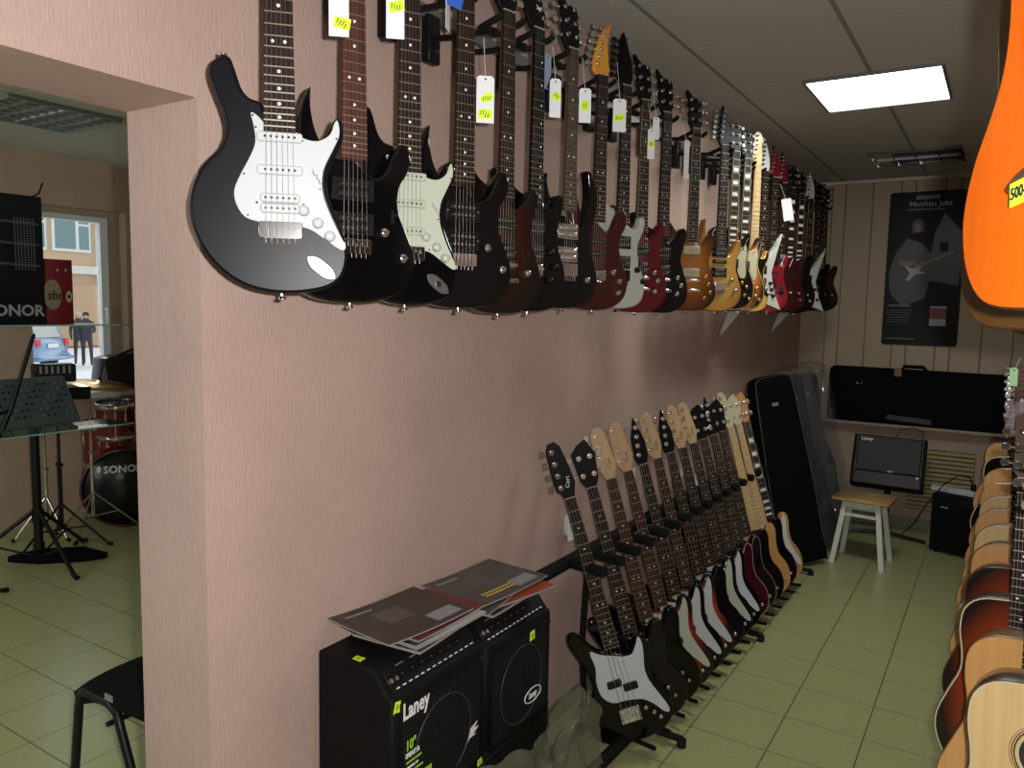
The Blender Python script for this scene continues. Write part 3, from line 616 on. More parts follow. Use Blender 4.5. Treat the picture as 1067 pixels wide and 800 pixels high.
ORD = ['nearest', 'second', 'third', 'fourth', 'fifth', 'sixth', 'seventh', 'eighth', 'ninth', 'tenth', 'eleventh', 'twelfth', 'thirteenth', 'fourteenth', 'fifteenth', 'sixteenth', 'seventeenth', 'eighteenth', 'nineteenth', 'twentieth', 'twenty-first', 'twenty-second', 'twenty-third', 'farthest']
HUNGM = []
SHORT = ['satin black guitar with the white pickguard', 'glossy black guitar with the reddish fretboard', 'black guitar with the mint pickguard', 'two-humbucker black guitar right of the mint one', 'very dark sunburst guitar', 'black guitar with the X on its headstock', 'black guitar with the long curved horn', 'dark red guitar with the orange headstock', 'white guitar with black hardware', 'crimson guitar', 'black guitar next to the crimson one', 'honey sunburst guitar with cream pickups', 'amber natural-wood guitar', 'black guitar with the cream pickguard', 'amber sunburst guitar with block markers', 'maple-necked butterscotch guitar', 'white star-shaped guitar', 'guitar with the patchwork graphic', 'dark cherry guitar with the red headstock', 'dark cherry guitar with block markers', 'black single-cutaway guitar near the far end', 'second white pointed guitar', 'last-but-one guitar of the row', 'farthest guitar of the row']
for i, (y, x, a, o, bm, sp, lab) in enumerate(HUNG):
    sp = dict(sp); sp['group'] = 'electric guitars hanging on the wall'; sp['strings'] = i < 16
    if 12 <= i <= 15: sp['tun'] = smoked
    M = frame((x, y, HZ[i]), (0, 0, 1), R(a)); HUNGM.append(M)
    electric('electric_guitar', lab, M, o, bm, sp)
    # hanger: arm out from the rail and a padded yoke under the headstock
    zk = HZ[i] + .745; P0 = Vector((x, y, zk)); Yv = M.to_3x3() @ Vector((0, 1, 0)); back = P0 + Yv * .052
    h = thing('guitar_hanger', 'black wall hanger holding the ' + SHORT[i], 'guitar hanger', TR(.024, y + .03, zk + .045), 'guitar hangers along the wall rail')
    bw = Vector((.02, y + .03, zk + .02))
    inv = h.matrix_world.inverted()
    MB().box((0, 0, -.03), (.03, .05, .13), blackmet, bev=.004).build('mounting_plate', h)
    MB().tube([inv @ bw, inv @ Vector((.10, y + .03, zk + .01)), inv @ (back + Vector((0, 0, 0)))], .0085, blackmet).build('arm', h)
    yk = put('yoke', yoke_mesh, h); yk.matrix_world = frame(P0 + Vector((0, 0, 0)), (0, 0, 1), R(a)); yk.matrix_parent_inverse = IDM; yk.matrix_local = inv @ frame(P0, (0, 0, 1), R(a))

# ------------------------------------------------------------------ price tags
def tagcard(name, label, M, w=.042, h=.095, stickers=(( 0, -.02, .028, .02, 8),), string=.10, col=None, extra=None, group='price tags on the hanging guitars'):
    t = thing(name, label, 'price tag', M, group)
    c = MB().prism([(-w / 2, -h), (w / 2, -h), (w / 2, -.006), (w / 2 - .006, 0), (-w / 2 + .006, 0), (-w / 2, -.006)], -.0006, .0006, col or paper)
    c.cyl((0, -.0009, -.008), (0, .0009, -.008), .0025, ink); c.build('card', t)
    for sx_, sz_, sw, sh, ro in stickers:
        TT = Matrix.Translation((sx_, -.0012, -h / 2 + sz_)) @ Matrix.Rotation(R(ro), 4, 'Y')
        q = MB().box((0, 0, 0), (sw, .0006, sh), neon, T=TT)
        for k in range(4): q.box((-sw * .3 + k * sw * .18, -.0006, random.uniform(-1, 1) * sh * .12), (sw * .06, .0004, sh * .5), ink, T=TT @ Matrix.Rotation(R(20), 4, 'Y'))
        q.build('sticker', t)
    if extra: extra(t)
    if string: MB().cyl((0, 0, -.008), (0, .045, string), .0009, thread, seg=5).build('string', t)
    return t
def from_cam(px_, py_, X=None, d=None):
    r = CF + CR * ((px_ - 533.5) / 803.7) + CU * ((400 - py_) / 803.7)
    return CO + r * (d if d else (X - CO.x) / r.x)
def T_at(px_, py_, X, a): return frame(from_cam(px_, py_, X), (0, 0, 1), R(a))
tg = [
 (353, -14, .30, 60, 'white price tag beside the reddish-brown fretboard at the top of the photo', [(.006, -.02, .03, .02, 10)], .036, .088),
 (412, -22, .30, 60, 'white price tag with one neon sticker beside the mint-pickguard guitar neck', [(.002, .005, .03, .02, -15)], .036, .115),
 (506, 79, .30, 55, 'white price tag with two neon stickers hanging alone before the pink wall', [(.004, .004, .03, .018, -28), (0, -.033, .034, .022, -5)], .042, .108),
 (579, 82, .27, 55, 'white price tag half hidden behind a small black card', [(.003, .005, .024, .02, 10)], .032, .105),
 (610, 92, .29, 50, 'white price tag left of the orange headstock', [(.0, .0, .022, .028, 5)], .036, .098),
 (646, 103, .29, 48, 'white price tag right of the orange headstock', [(.0, -.008, .034, .022, -12)], .044, .104),
 (679, 134, .27, 48, 'narrow white price tag between the crimson and black guitar necks', [(.0, .0, .02, .022, 0)], .026, .105),
 (684, 122, .25, 48, 'small white price tag behind the narrow one', [], .026, .08),
 (819, 207, .26, 40, 'tilted blank white price tag among the far guitars', [], .062, .125),
 (716, 146, .26, 70, 'edge-on white price tag beside the honey sunburst guitar neck', [], .03, .15),
]
for px_, py_, X_, a_, lab, st, w_, h_ in tg:
    tagcard('price_tag', lab, T_at(px_, py_, X_ + (.05 if px_ == 646 else .07), 42 if px_ != 716 else 70) @ (Matrix.Rotation(R(12), 4, 'Y').inverted() if px_ == 819 else IDM), w_, h_, st, string=.13 if px_ == 646 else .10)
def bl(t):
    q = MB().prism([(.012 * math.cos(k * PI / 12), -.028 + .017 * math.sin(k * PI / 12)) for k in range(24)], -.0016, -.0008, redp)
    q.prism([(.0105 * math.cos(k * PI / 12), -.028 + .015 * math.sin(k * PI / 12)) for k in range(24)], -.0022, -.0014, whiteprint)
    for k in range(5): q.box((-.006 + .003 * k, -.0026, -.028 + (k % 2) * .004), (.0022, .0006, .012), blue)
    q.build('emblem', t)
tagcard('hang_tag', 'blue hang tag with a red-ringed white emblem at the top of the photo', T_at(479, -22, .31, 60) @ Matrix.Rotation(R(14), 4, 'Y'), .042, .068, (), .05, blue, bl)
tagcard('hang_tag', 'white hang tag seen edge-on behind the blue one', T_at(467, -10, .29, 110), .03, .09, (), .05)
tagcard('hang_tag', 'small black card hanging in front of a white price tag', T_at(581, 78, .30, 55) @ Matrix.Rotation(R(20), 4, 'Y'), .036, .05, (), .04, blackpl)
tagcard('hang_tag', 'small blue-grey leaflet beside the black card', T_at(571, 56, .27, 80), .03, .1, (), .03, mat('blue_grey_card', (.25, .32, .45), .5))
for px_, py_, X_, a_, lab in ((777, 268, .40, 60, 'blue print sticker on the cream pickguard'),):
    M = T_at(px_, py_, X_, a_)

# ------------------------------------------------------------------ bass guitars on the floor rack
def bass(i, loc, top, a, o, bm, sp, lab):
    sp = dict(sp); sp['bass'] = 1; sp['group'] = 'bass guitars on the floor rack'; sp.setdefault('bridge', 'bass'); sp.setdefault('kr', .009)
    u = Vector(top) - Vector(loc)
    return electric('bass_guitar', lab, frame(loc, u, R(a)), o, bm, sp)
pk = [('p', 0, .235)]
KB = [(.062, .125), (.088, .098), (.108, .072)]
sbR = burst('red_black_burst', (.42, .06, .015), (.22, .02, .008), (.012, .005, .005), cz=.2, rx=.18, rz=.26, stops=(.35, .62, .85))
sbO = burst('orange_black_burst', (.52, .14, .02), (.28, .05, .01), (.012, .005, .005), cz=.2, rx=.18, rz=.26, stops=(.35, .62, .85))
natb = wood('natural_ash', (.42, .20, .07), (.52, .27, .10), .25, .6)
dred = mat('wine_red_lacquer', (.045, .002, .009), .15)
blk = mat('purple_black_lacquer', (.004, .002, .005), .12)
bb = wood('bass_board', (.018, .010, .008), (.03, .018, .013), .55, .05)
bn = wood('bass_board_brown', (.035, .017, .011), (.055, .027, .017), .55, .05)
for k_ in (bb, bn): k_.node_tree.nodes['Principled BSDF'].inputs['Specular IOR Level'].default_value = .12; k_.node_tree.nodes['Principled BSDF'].inputs['Coat Weight'].default_value = 0
BASS = [
 (PB, black, G(guard=(PBG, white), pus=pk, knobs=KB, hs='bass', logo='Cort', board=bb), 'black bass guitar with white pickguard, nearest on the floor rack'),
 (PB, blk, G(pus=pk, knobs=[(.09, .13), (.11, .09)], hs='bass22', board=bb), 'black bass guitar with short two-a-side headstock, second from the near end of the rack'),
 (PB, black, G(pus=pk, knobs=[(.09, .13), (.11, .09)], hsm=headnat, board=bn, logo='Cort'), 'black bass guitar with no pickguard and a natural headstock, third on the rack'),
 (PB, sbR, G(guard=(PBG, mint), pus=pk, knobs=KB, hsm=headnat, board=bn, logo='Cort'), 'red sunburst bass guitar with mint pickguard and natural headstock'),
 (PB, black, G(guard=(PBG, white), pus=pk, knobs=KB, hs='bpoint', board=bb), 'black bass guitar with white pickguard and pointed black headstock'),
 (PB, sbO, G(guard=(PBG, white), pus=pk, knobs=KB, hsm=headnat, board=bn, logo='Cort'), 'orange sunburst bass guitar with white pickguard and natural headstock'),
 (PB, blk, G(pus=[('j', 0, .26), ('j', 0, .18)], knobs=KB, hs='bpoint', board=bb), 'glossy black bass guitar with no pickguard and pointed headstock, mid rack'),
 (PB, blk, G(guard=(PBG, mint), pus=pk, knobs=KB, hsm=headnat, board=bb, logo='Cort'), 'purplish black bass guitar with mint pickguard, mid rack'),
 (PB, black, G(guard=(PBG, white), pus=pk, knobs=KB, hsm=headnat, board=bb, logo='Cort'), 'black bass guitar with white pickguard and natural headstock, mid rack'),
 (PB, dred, G(pus=[('j', 0, .26), ('j', 0, .18)], knobs=KB, hs='bass22', board=bb, ring=cream), 'wine red bass guitar with pale edge binding'),
 (PB, blk, G(pus=[('j', 0, .26)], knobs=KB, hs='bpoint', board=bb, ring=greyprint), 'black bass guitar with grey edge binding beside the wine red one'),
 (PB, black, G(pus=[('j', 0, .26)], knobs=KB, hs='bass22', board=bb), 'black bass guitar with chrome knobs next to the natural wood one'),
 (PB, natb, G(pus=[('j', 0, .26)], knobs=KB, hs='bass', hsm=cream, board=maple, neckm=maple), 'natural wood bass guitar with maple fretboard'),
 (PB, black, G(pus=[('j', 0, .26)], knobs=KB, hs='bass22', hsm=cream, board=maple, neckm=maple), 'black bass guitar with maple fretboard near the far end of the rack'),
 (PB, natb, G(guard=(PBG, white), pus=pk, knobs=KB, hs='bass22', hsm=natb, board=bb, inl='block', bind=cream), 'natural wood bass guitar with white pickguard, farthest on the rack'),
]
NB = len(BASS)
BP = []
for i, (o, bm, sp, lab) in enumerate(BASS):
    f_ = i / (NB - 1)
    loc = Vector((.365 + .06 * f_, 2.63 + 2.04 * f_, .045 + .02 * f_)); top = Vector((.09, 2.44 + 2.28 * f_ ** .95, 1.145))
    a = 38 + 14 * f_
    BP.append((loc, top, a)); bass(i, loc, top, a, o, bm, sp, lab)

# rack: two floor rails, an upper padded bar with yokes, end frames
rk = thing('guitar_rack', 'long black multi-guitar floor rack with padded upper bar along the wall', 'guitar rack', TR(.2, 2.3, 0))
def rp(*p): return [Vector(q) - Vector((.2, 2.3, 0)) for q in p]
MB().tube(rp((.15, 2.25, .05), (.20, 5.2, .05)), .022, foam).build('lower_rail', rk)
MB().tube(rp((.32, 2.35, .045), (.42, 5.2, .045)), .024, foam).build('lower_rail', rk)
MB().tube(rp((.08, 2.28, .70), (.09, 3.42, .70)), .026, foam).build('upper_rail', rk)
MB().tube(rp((.11, 3.30, .72), (.11, 5.1, .70)), .026, foam).build('upper_rail', rk)
for yy in (2.75, 3.9, 5.1):
    MB().tube(rp((.08, yy, .70), (.06, yy, .30), (.08, yy, .04)), .014, blackmet).tube(rp((.06, yy, .03), (.5, yy, .03)), .014, blackmet).cyl(Vector((.3, yy - 2.3, .0)), Vector((.3, yy - 2.3, .03)), .018, blackpl).build('end_frame', rk)
for i in range(NB + 1):
    f_ = (i - .5) / (NB - 1); y = 2.62 + 2.1 * f_
    q = MB().tube(rp((.09, y + .02, .70), (.17, y - .03, .715), (.28, y - .07, .725)), .021, foam); q.build('padded_arm', rk)
for i in range(NB + 1):
    f_ = (i - .5) / (NB - 1); y = 2.69 + 1.98 * f_
    MB().tube(rp((.36 + .05 * f_, y, .045), (.44 + .06 * f_, y - .02, .05), (.455 + .06 * f_, y - .03, .055)), .009, foam).build('foot_peg', rk)
for px_, py_, X_, lab, w_, h_ in ((597, 549, .03, 'white paper tag hanging low below the nearest bass headstock', .06, .10), (659, 500, .05, 'white paper tag between the natural bass headstocks', .05, .11), (712, 488, .05, 'narrow white paper tag behind the middle basses', .04, .1), (727, 505, .04, 'pale plastic-wrapped card behind the middle basses', .06, .12)):
    q = MB().prism([(-w_ / 2, -h_), (w_ / 2, -h_), (w_ / 2, 0), (-w_ / 2, 0)], -.0008, .0008, paper)
    q.box((0, -.0012, -h_ * .25), (w_ * .6, .0005, .008), redp)
    t = q.build('paper_tag'); t.matrix_world = frame(from_cam(px_, py_ - 12, X_), (0, 0, 1), R(80)); tag(t, lab, 'tag', 'paper tags by the bass rack')
# wall socket
t = thing('wall_socket', 'white wall socket box low behind the nearest bass necks', 'socket', frame(from_cam(595, 556, .014), (0, 0, 1), R(90)))
MB().box((0, 0, .04), (.08, .028, .08), white, bev=.006).build('housing', t)
MB().lathe([(.025, -.015), (.022, -.008), (0, -.008)], white, base=(0, 0, .04), axis=(0, 1, 0)).build('socket', t)

# ------------------------------------------------------------------ amplifiers by the wall
def knobrow(q, x0, x1, n, y, z, r=.008):
    for k in range(n): q.cyl((x0 + (x1 - x0) * k / (n - 1), y, z), (x0 + (x1 - x0) * k / (n - 1), y - .012, z), r, blackpl, seg=12).box((x0 + (x1 - x0) * k / (n - 1), y - .0125, z + .003), (.0015, .001, r), whiteprint)
def combo_amp(label, M, W, H, D, logo, lp, ls, oval=False, chrome_tr=False, slope=.06):
    """front faces -y locally, x is width"""
    t = thing('guitar_amplifier', label, 'amplifier', M)
    prof = [(0, 0), (D, 0), (D, H), (slope, H), (.012, H - .058), (0, H - .063)]
    # cabinet shell: side profile extruded over the width
    q = MB(); TS = Matrix(((0, 1, 0, -W / 2), (1, 0, 0, 0), (0, 0, 1, 0), (0, 0, 0, 1)))
    q.prism(prof, 0, W, tolex, bev=.008, T=TS); q.build('cabinet', t)
    g = MB().box((0, -.003, (H - .07) / 2 + .008), (W - .05, .008, H - .095), cloth, bev=.004)
    for k in range(int((W - .06) / .012)): g.box((-W / 2 + .035 + k * .012, -.0078, (H - .07) / 2 + .008), (.0012, .001, H - .105), mat('grille_thread', (.013, .013, .015), .6))
    for k in range(int((H - .12) / .012)): g.box((0, -.0078, .035 + k * .012), (W - .06, .001, .0012), MC['grille_thread'])
    g.build('grille', t)
    ring = [(.118 * math.cos(2 * PI * k / 40), .118 * math.sin(2 * PI * k / 40)) for k in range(40)]
    q = MB().tube([(a_, -.0085, (H - .10) / 2 + .01 + b_) for a_, b_ in ring + ring[:1]], .002, mat('dark_speaker_edge', (.025, .025, .028), .4)); q.build('speaker_rim', t)
    p = MB(); an = math.atan2(slope - .012, .058); TP = Matrix.Translation((0, .012, H - .058)) @ Matrix.Rotation(-an, 4, 'X')
    L = math.hypot(slope - .012, .058)
    p.box((0, -.001, L * .5), (W - .04, .004, L * .86), blackmet, T=TP, bev=.003)
    for k in range(14): p.box((-W / 2 + .04 + k * (W - .08) / 13, -.0036, L * .16), (.012, .0006, .003), whiteprint, T=TP)
    for k in range(5): p.box((-W / 2 + .08 + k * .055, -.0036, L * .82), (.03, .0006, .002), greyprint, T=TP)
    p.build('control_panel', t)
    for k in range(7):
        kq = put('knob', knob_mesh(blackpl, .0085, .013), t); kq.matrix_local = TP @ Matrix.Translation((-W / 2 + .07 + k * (W - .16) / 6, -.003, L * .5))
    q = MB()
    for s_ in (0, 1): q.cyl((-W / 2 + .03 + s_ * .02, 0, L * .45), (-W / 2 + .03 + s_ * .02, -.006, L * .45), .006, chrome, T=TP)
    q.build('input_jack', t)
    lx, lz = lp
    q = MB()
    if oval:
        e = [(lx + .048 * math.cos(k * PI / 16), lz + .022 * math.sin(k * PI / 16)) for k in range(33)]
        q.tube([(a_, -.0095, b_) for a_, b_ in e], .0018, whiteprint, seg=5)
    q.text(logo, ls, Matrix.Translation((lx, -.0095, lz)), whiteprint, bold=.0014, sx=.72)
    q.build('logo', t, 'white lettering')
    for s_ in (-1, 1): MB().tube([(s_ * .0 - .07 * s_, D * .5, H), (s_ * -.07, D * .5, H + .016), (0, D * .5, H + .02)], .006, blackpl).build('handle', t)
    for s_ in (-1, 1):
        for zz in (.012, H - .1): MB().box((s_ * (W / 2 - .010), .006, zz), (.016, .016, .018), blackpl, bev=.004).build('corner_guard', t)
    return t
aX = .275; A_ = R(90)
AZ = .388
# lower boxes the amplifiers stand on
def lower_box(lab, y0, y1):
    t = thing('speaker_cabinet', lab, 'speaker cabinet', TR(aX, (y0 + y1) / 2, 0, A_))
    W = y1 - y0
    MB().prism([(-W / 2, 0.02), (W / 2, 0.02), (W / 2, AZ - .004), (-W / 2, AZ - .004)], 0, .25, tolex, bev=.012).build('cabinet', t)
    MB().box((0, -.002, AZ / 2 + .01), (W - .05, .008, AZ - .07), cloth, bev=.004).build('grille', t)
    for s_ in (-1, 1):
        for yy in (.04, .21): MB().cyl((s_ * (W / 2 - .04), yy, 0), (s_ * (W / 2 - .04), yy, .022), .016, blackpl).build('rubber_foot', t)
lower_box('black speaker cabinet on the floor under the nearer amplifier', 1.33, 1.715); lower_box('black speaker cabinet on the floor behind the plastic wrap', 1.725, 2.10)
am1 = combo_amp('nearer black combo amplifier with white lettering and green specification print', TR(aX, 1.525, AZ, A_), .385, .405, .25, 'Laney', (-.115, .305), .060)
am2 = combo_amp('farther black combo amplifier with oval logo badge', TR(aX, 1.91, AZ, A_), .37, .385, .25, 'Laney', (.065, .092), .026, oval=True)
q = MB()
TT = lambda x, z: Matrix.Translation((x, -.0095, z))
q.text('10"', .036, TT(-.135, .215), greenprint, bold=.001, align='CENTER', sx=.8)
q.text('SPEAKER', .017, TT(-.128, .190), whiteprint, bold=.0006, sx=.8)
for k, (wd_, mm) in enumerate(((.062, greenprint), (.048, whiteprint), (.070, greenprint))):
    for c_ in range(int(wd_ / .006)): q.box((-.150 + c_ * .006, -.0092, .172 - k * .014), (.0042, .0008, .006), mm)
for k, mm in enumerate((greenprint, greenprint, whiteprint)):
    q.prism([(-.155 + k * .028 + .012 * math.cos(j * PI / 8), .112 + .012 * math.sin(j * PI / 8)) for j in range(16)], -.0098, -.0088, mm)
q.box((-.070, -.0092, .118), (.035, .0008, .012), greenprint)
q.build('specification_print', am1, 'green and white lettering')
MB().prism([(a_, b_ + .06) for a_, b_ in ((.10, .04), (.115, .075), (.15, .085), (.135, .07), (.155, .068), (.13, .055), (.145, .05), (.115, .05))], -.0100, -.0088, whiteprint).build('emblem', am1, 'silver wing emblem')
def sticker(lab, M, w=.032, h=.026, on=None):
    q = MB().prism([(-w / 2, -h / 2), (w / 2, -h / 2 + .002), (w / 2 - .002, h / 2), (-w / 2 + .001, h / 2 - .002)], -.0008, 0, neon, T=M)
    for k in range(3): q.box((-w * .18 + k * w * .16, -.0012, 0), (w * .05, .0004, h * .45), ink, T=M)
    return q
sticker('', Matrix.Translation((.055, -.0088, .285)), .028, .03).build('price_sticker', am2, 'neon yellow sticker')
sticker('', Matrix.Translation((-.176, -.0005, .325)) @ Matrix.Rotation(R(15), 4, 'Y'), .022, .03).build('price_sticker', am1, 'neon yellow sticker')
sticker('', Matrix.Translation((-.165, .135, .4058)) @ Matrix.Rotation(R(-90), 4, 'X'), .022, .03).build('price_sticker', am1, 'neon yellow sticker')
sticker('', Matrix.Translation((.165, -.0088, .016)), .022, .02).build('price_sticker', am1, 'neon yellow sticker')

# magazines
mdark = mat('dark_magazine_cover', (.042, .033, .025), .45, noise=.5, nscale=14); mgrey = mat('grey_magazine_cover', (.065, .056, .052), .45, noise=.45, nscale=12)
mred = mat('red_magazine_cover', (.12, .012, .02), .45, noise=.3, nscale=10); morng = mat('orange_magazine_cover', (.28, .05, .02), .45, noise=.3, nscale=10)
mnavy = mat('navy_magazine_cover', (.015, .015, .03), .45, noise=.4); mwh = mat('white_magazine_cover', (.40, .40, .39), .5, noise=.15, nscale=18)
medge = mat('page_edges', (.26, .25, .24), .6)
def magazine(lab, x, y, z, rz, w, h, m, th=.006, curl=.0, art=None, group='magazines lying on the amplifiers'):
    q = MB()
    def top(u, v): X = (u - .5) * w; Y = (v - .5) * h; return (X, Y, th + curl * ((u * 2 - 1) ** 2) * .7 + curl * max(0, v - .6) * 1.2)
    def bot(u, v): p = top(u, v); return (p[0], p[1], p[2] - th)
    nu = nv = 8
    q.grid(top, nu, nv, m); q.grid(lambda u, v: bot(1 - u, v), nu, nv, medge)
    for k in range(nu):
        for v, f in ((0, 1), (1, 0)):
            a, b = top(k / nu, v), top((k + 1) / nu, v); c, d = bot((k + 1) / nu, v), bot(k / nu, v); q.add([a, b, c, d], [(0, 1, 2, 3)], medge)
            a, b = top(v, k / nu), top(v, (k + 1) / nu); c, d = bot(v, (k + 1) / nu), bot(v, k / nu); q.add([a, b, c, d], [(0, 1, 2, 3)], medge)
    if art: art(q, top)
    o = q.build('magazine'); o.location = (x, y, z); o.rotation_euler.z = rz; tag(o, lab, 'magazine', group); return o
def artA(q, top):
    for (u0, u1, v0, v1, m) in ((.1, .4, .84, .88, greyprint), (.62, .92, .08, .3, greyprint), (.3, .6, .4, .75, mat('magazine_figure', (.085, .07, .06), .5))):
        q.grid(lambda u, v: (lambda p: (p[0], p[1], p[2] + .0006))(top(u0 + (u1 - u0) * u, v0 + (v1 - v0) * v)), 3, 3, m)
yp = mat('yellow_print', (.60, .50, .05), .5)
def artB(q, top):
    for k in range(2):
        for j in range(12):
            u0 = .2 + j * .05; v0 = .22 - k * .07
            q.grid(lambda u, v: (lambda p: (p[0], p[1], p[2] + .0006))(top(u0 + .034 * u, v0 + .04 * v)), 1, 1, yp)
    artA(q, top)
mz1 = AZ + .405 + .021
t_ = [('navy magazine at the bottom of the nearer stack', .165, 1.56, 0, 95, mnavy, .007), ('white-edged magazine low in the nearer stack', .17, 1.575, .0075, 88, mwh, .006), ('dark blue magazine in the middle of the nearer stack', .16, 1.565, .014, 92, mnavy, .006), ('red magazine under the topmost of the nearer stack', .16, 1.585, .0205, 90, mred, .005)]
for lab, x, y, dz, r_, m, th in t_: magazine(lab, x, y, mz1 + dz, R(r_), .29, .21, m, th, .004)
magazine('large dark brown magazine on top of the nearer stack', .135, 1.53, mz1 + .0295, R(84), .31, .235, mdark, .004, .007, artA)
mz2 = AZ + .385 + .021
for lab, x, y, dz, r_, m, th in (('navy magazine at the bottom of the farther stack', .165, 1.90, 0, 92, mnavy, .008), ('orange and red magazine sticking out of the farther stack', .175, 1.93, .009, 78, morng, .006), ('dark leaflet with red print in the farther stack', .15, 1.85, .017, 100, mgrey, .005)): magazine(lab, x, y, mz2 + dz, R(r_), .30, .215, m, th, .004)
magazine('grey magazine with yellow title on top of the farther stack', .14, 1.92, mz2 + .0265, R(86), .33, .24, mgrey, .004, .006, artB)

# crumpled plastic wrap leaning by the cabinets
def crump(u, v):
    import mathutils
    x = .36 + .03 * math.sin(u * PI) + .02 * math.sin(9 * u + 5 * v); y = 1.50 + .74 * u
    z = .02 + v * (.43 + .03 * math.sin(9 * u) - .10 * max(0, u - .8) / .2)
    n_ = mathutils.noise.noise_vector(Vector((u * 5, v * 5, 1.3))) * .045 + mathutils.noise.noise_vector(Vector((u * 14, v * 12, 4.3))) * .018
    return (x + n_.x + .1 * (1 - v) , y + n_.y, max(.003, z + n_.z))
import mathutils
cf = mat('crumpled_clear_plastic', (.15, .155, .11), .14, alpha=.55, spec=1)
o = MB().grid(crump, 60, 34, cf).build('plastic_wrap'); tag(o, 'crumpled sheet of clear plastic wrap standing on the floor by the amplifiers', 'plastic wrap')
# ------------------------------------------------------------------ acoustic guitars
spr = wood('spruce_top', (.52, .35, .15), (.60, .42, .20), .3, .6); sprw = wood('orange_spruce_top', (.48, .24, .08), (.55, .29, .10), .3, .6)
sidew = wood('dark_side_wood', (.05, .025, .016), (.085, .04, .025), .3, .6); sidel = wood('light_side_wood', (.20, .10, .04), (.27, .14, .06), .3, .6)
acb = burst('acoustic_red_burst', (.42, .11, .02), (.24, .035, .008), (.012, .006, .005), cz=.22, rx=.22, rz=.36, stops=(.2, .55, .82))
orangetop = wood('orange_lacquered_top', (.50, .085, .001), (.55, .10, .002), .35, .1, (80, 80, 3))
def acoustic(label, M, top, side, bind, dark=False, tun=True, name='acoustic_guitar', group='acoustic guitars on the right-hand rack', classical=False, strings=True):
    t = thing(name, label, 'acoustic guitar', M, group)
    q = MB().prism(CLAS if classical else DREAD, 0, .105, top, bev=.003, side=side, back=side, ring=bind, rw=.004)
    if bind is not None:
        pass
    q.build('body', t)
    cz = .352
    q = MB()
    for r0, r1, mm in ((.050, .0, ink), (.053, .050, cream), (.060, .057, mat('rosette_dark', (.03, .02, .015), .4)), (.064, .062, MC['rosette_dark']), (.068, .067, MC['rosette_dark'])):
        n_ = 32; vs = [(r * math.cos(2 * PI * k / n_), -.0007, cz + r * math.sin(2 * PI * k / n_)) for r in (r0, max(r1, .0001)) for k in range(n_)]
        q.add(vs, [(k, (k + 1) % n_, n_ + (k + 1) % n_, n_ + k) for k in range(n_)], mm)
    q.build('sound_hole_rosette', t)
    TBr = Matrix.Translation((0, 0, -.056 if classical else 0)); MB().prism(crom([(-.08, .165), (-.05, .155), (0, .148), (.05, .155), (.08, .165), (.05, .180), (0, .184), (-.05, .180)], 3), -.008, 0, sidew, bev=.002, T=TBr).box((0, -.010, .170), (.075, .004, .003), cream, T=TBr).build('bridge', t)
    if not classical: MB().prism(crom([(.045, .33), (.06, .30), (.09, .25), (.10, .22), (.07, .215), (.045, .24), (.03, .29)], 3), -.0012, 0, mat('tortoise_plate', (.03, .012, .008), .2)).build('pickguard', t)
    neck_parts(t, .415, .82, .028, .0225, rosewood, 18, .65, 'dot', -.004, natneck if not dark else NKM, hs='ac', hsm=sidew if not classical else NKM, tun=chrome, peg=chrome, strings=strings, y_back=.02, zbr=.172)
    q = MB().box((0, .03, .47), (.05, .07, .05), natneck if not dark else NKM, bev=.006); q.build('heel', t)
    MB().lathe([(.004, .002), (.004, -.008), (.008, -.010), (.008, -.013), (0, -.014)], chrome, base=(0, .052, 0)).build('strap_button', t)
    return t
AR = [(1.80, spr, sidew, cream, 'pale spruce-top acoustic guitar with inlaid edge, nearest on the right-hand rack'), (2.05, sprw, sidel, None, 'orange-tan acoustic guitar second from the near end of the right-hand rack'),
 (2.34, acb, sidew, cream, 'red and black sunburst acoustic guitar with cream edge binding'), (2.64, acb, sidew, None, 'dark red-brown sunburst acoustic guitar behind the cream-edged one'),
 (2.93, sprw, sidew, None, 'orange-tan acoustic guitar behind the two sunburst ones'), (3.20, spr, sidel, cream, 'pale spruce-top acoustic guitar with cream edge, middle of the right-hand rack'),
 (3.47, sprw, sidel, None, 'tan acoustic guitar in the middle of the right-hand rack, behind a cream-edged one'), (3.74, spr, sidel, cream, 'cream-edged spruce-top acoustic guitar in the farther half of the rack'),
 (4.05, sprw, sidel, None, 'tan plain-edged acoustic guitar in the farther half of the rack'), (4.45, sprw, sidel, None, 'tan acoustic guitar just in front of the black-topped one'),
 (4.85, black, sidew, cream, 'black-topped acoustic guitar with cream edge near the far end'), (5.40, sprw, sidew, None, 'amber-topped acoustic guitar, farthest on the right-hand rack')]
for i, (y, tp, sd, bd, lab) in enumerate(AR):
    x = (1.585, 1.57, 1.545)[i] if i < 3 else 1.555 + random.uniform(-.008, .008)
    acoustic(lab, frame((x, y, .432), (-.03, .10, 1), R(-8 + random.uniform(-3, 3))), tp, sd, bd, strings=i < 3)
rk = thing('acoustic_guitar_rack', 'black rack raising the acoustic guitars off the floor', 'guitar rack', TR(1.55, 3.7, 0))
def rq(*p): return [Vector(q) - Vector((1.55, 3.7, 0)) for q in p]
for xx in (1.42, 1.68): MB().tube(rq((xx, 1.7, .412), (xx, 5.65, .412)), .018, foam).build('rail', rk)
MB().tube(rq((1.86, 1.7, 1.0), (1.86, 5.65, 1.0)), .014, blackmet).build('back_rail', rk)
for yy in (2.35, 3.6, 5.5):
    MB().tube(rq((1.44, yy, 0.012), (1.44, yy, .41)), .014, blackmet).tube(rq((1.66, yy, 0.012), (1.66, yy, .41)), .014, blackmet).tube(rq((1.36, yy, .014), (1.88, yy, .014)), .014, blackmet).tube(rq((1.86, yy, .014), (1.86, yy, 1.0)), .014, blackmet).build('end_frame', rk)
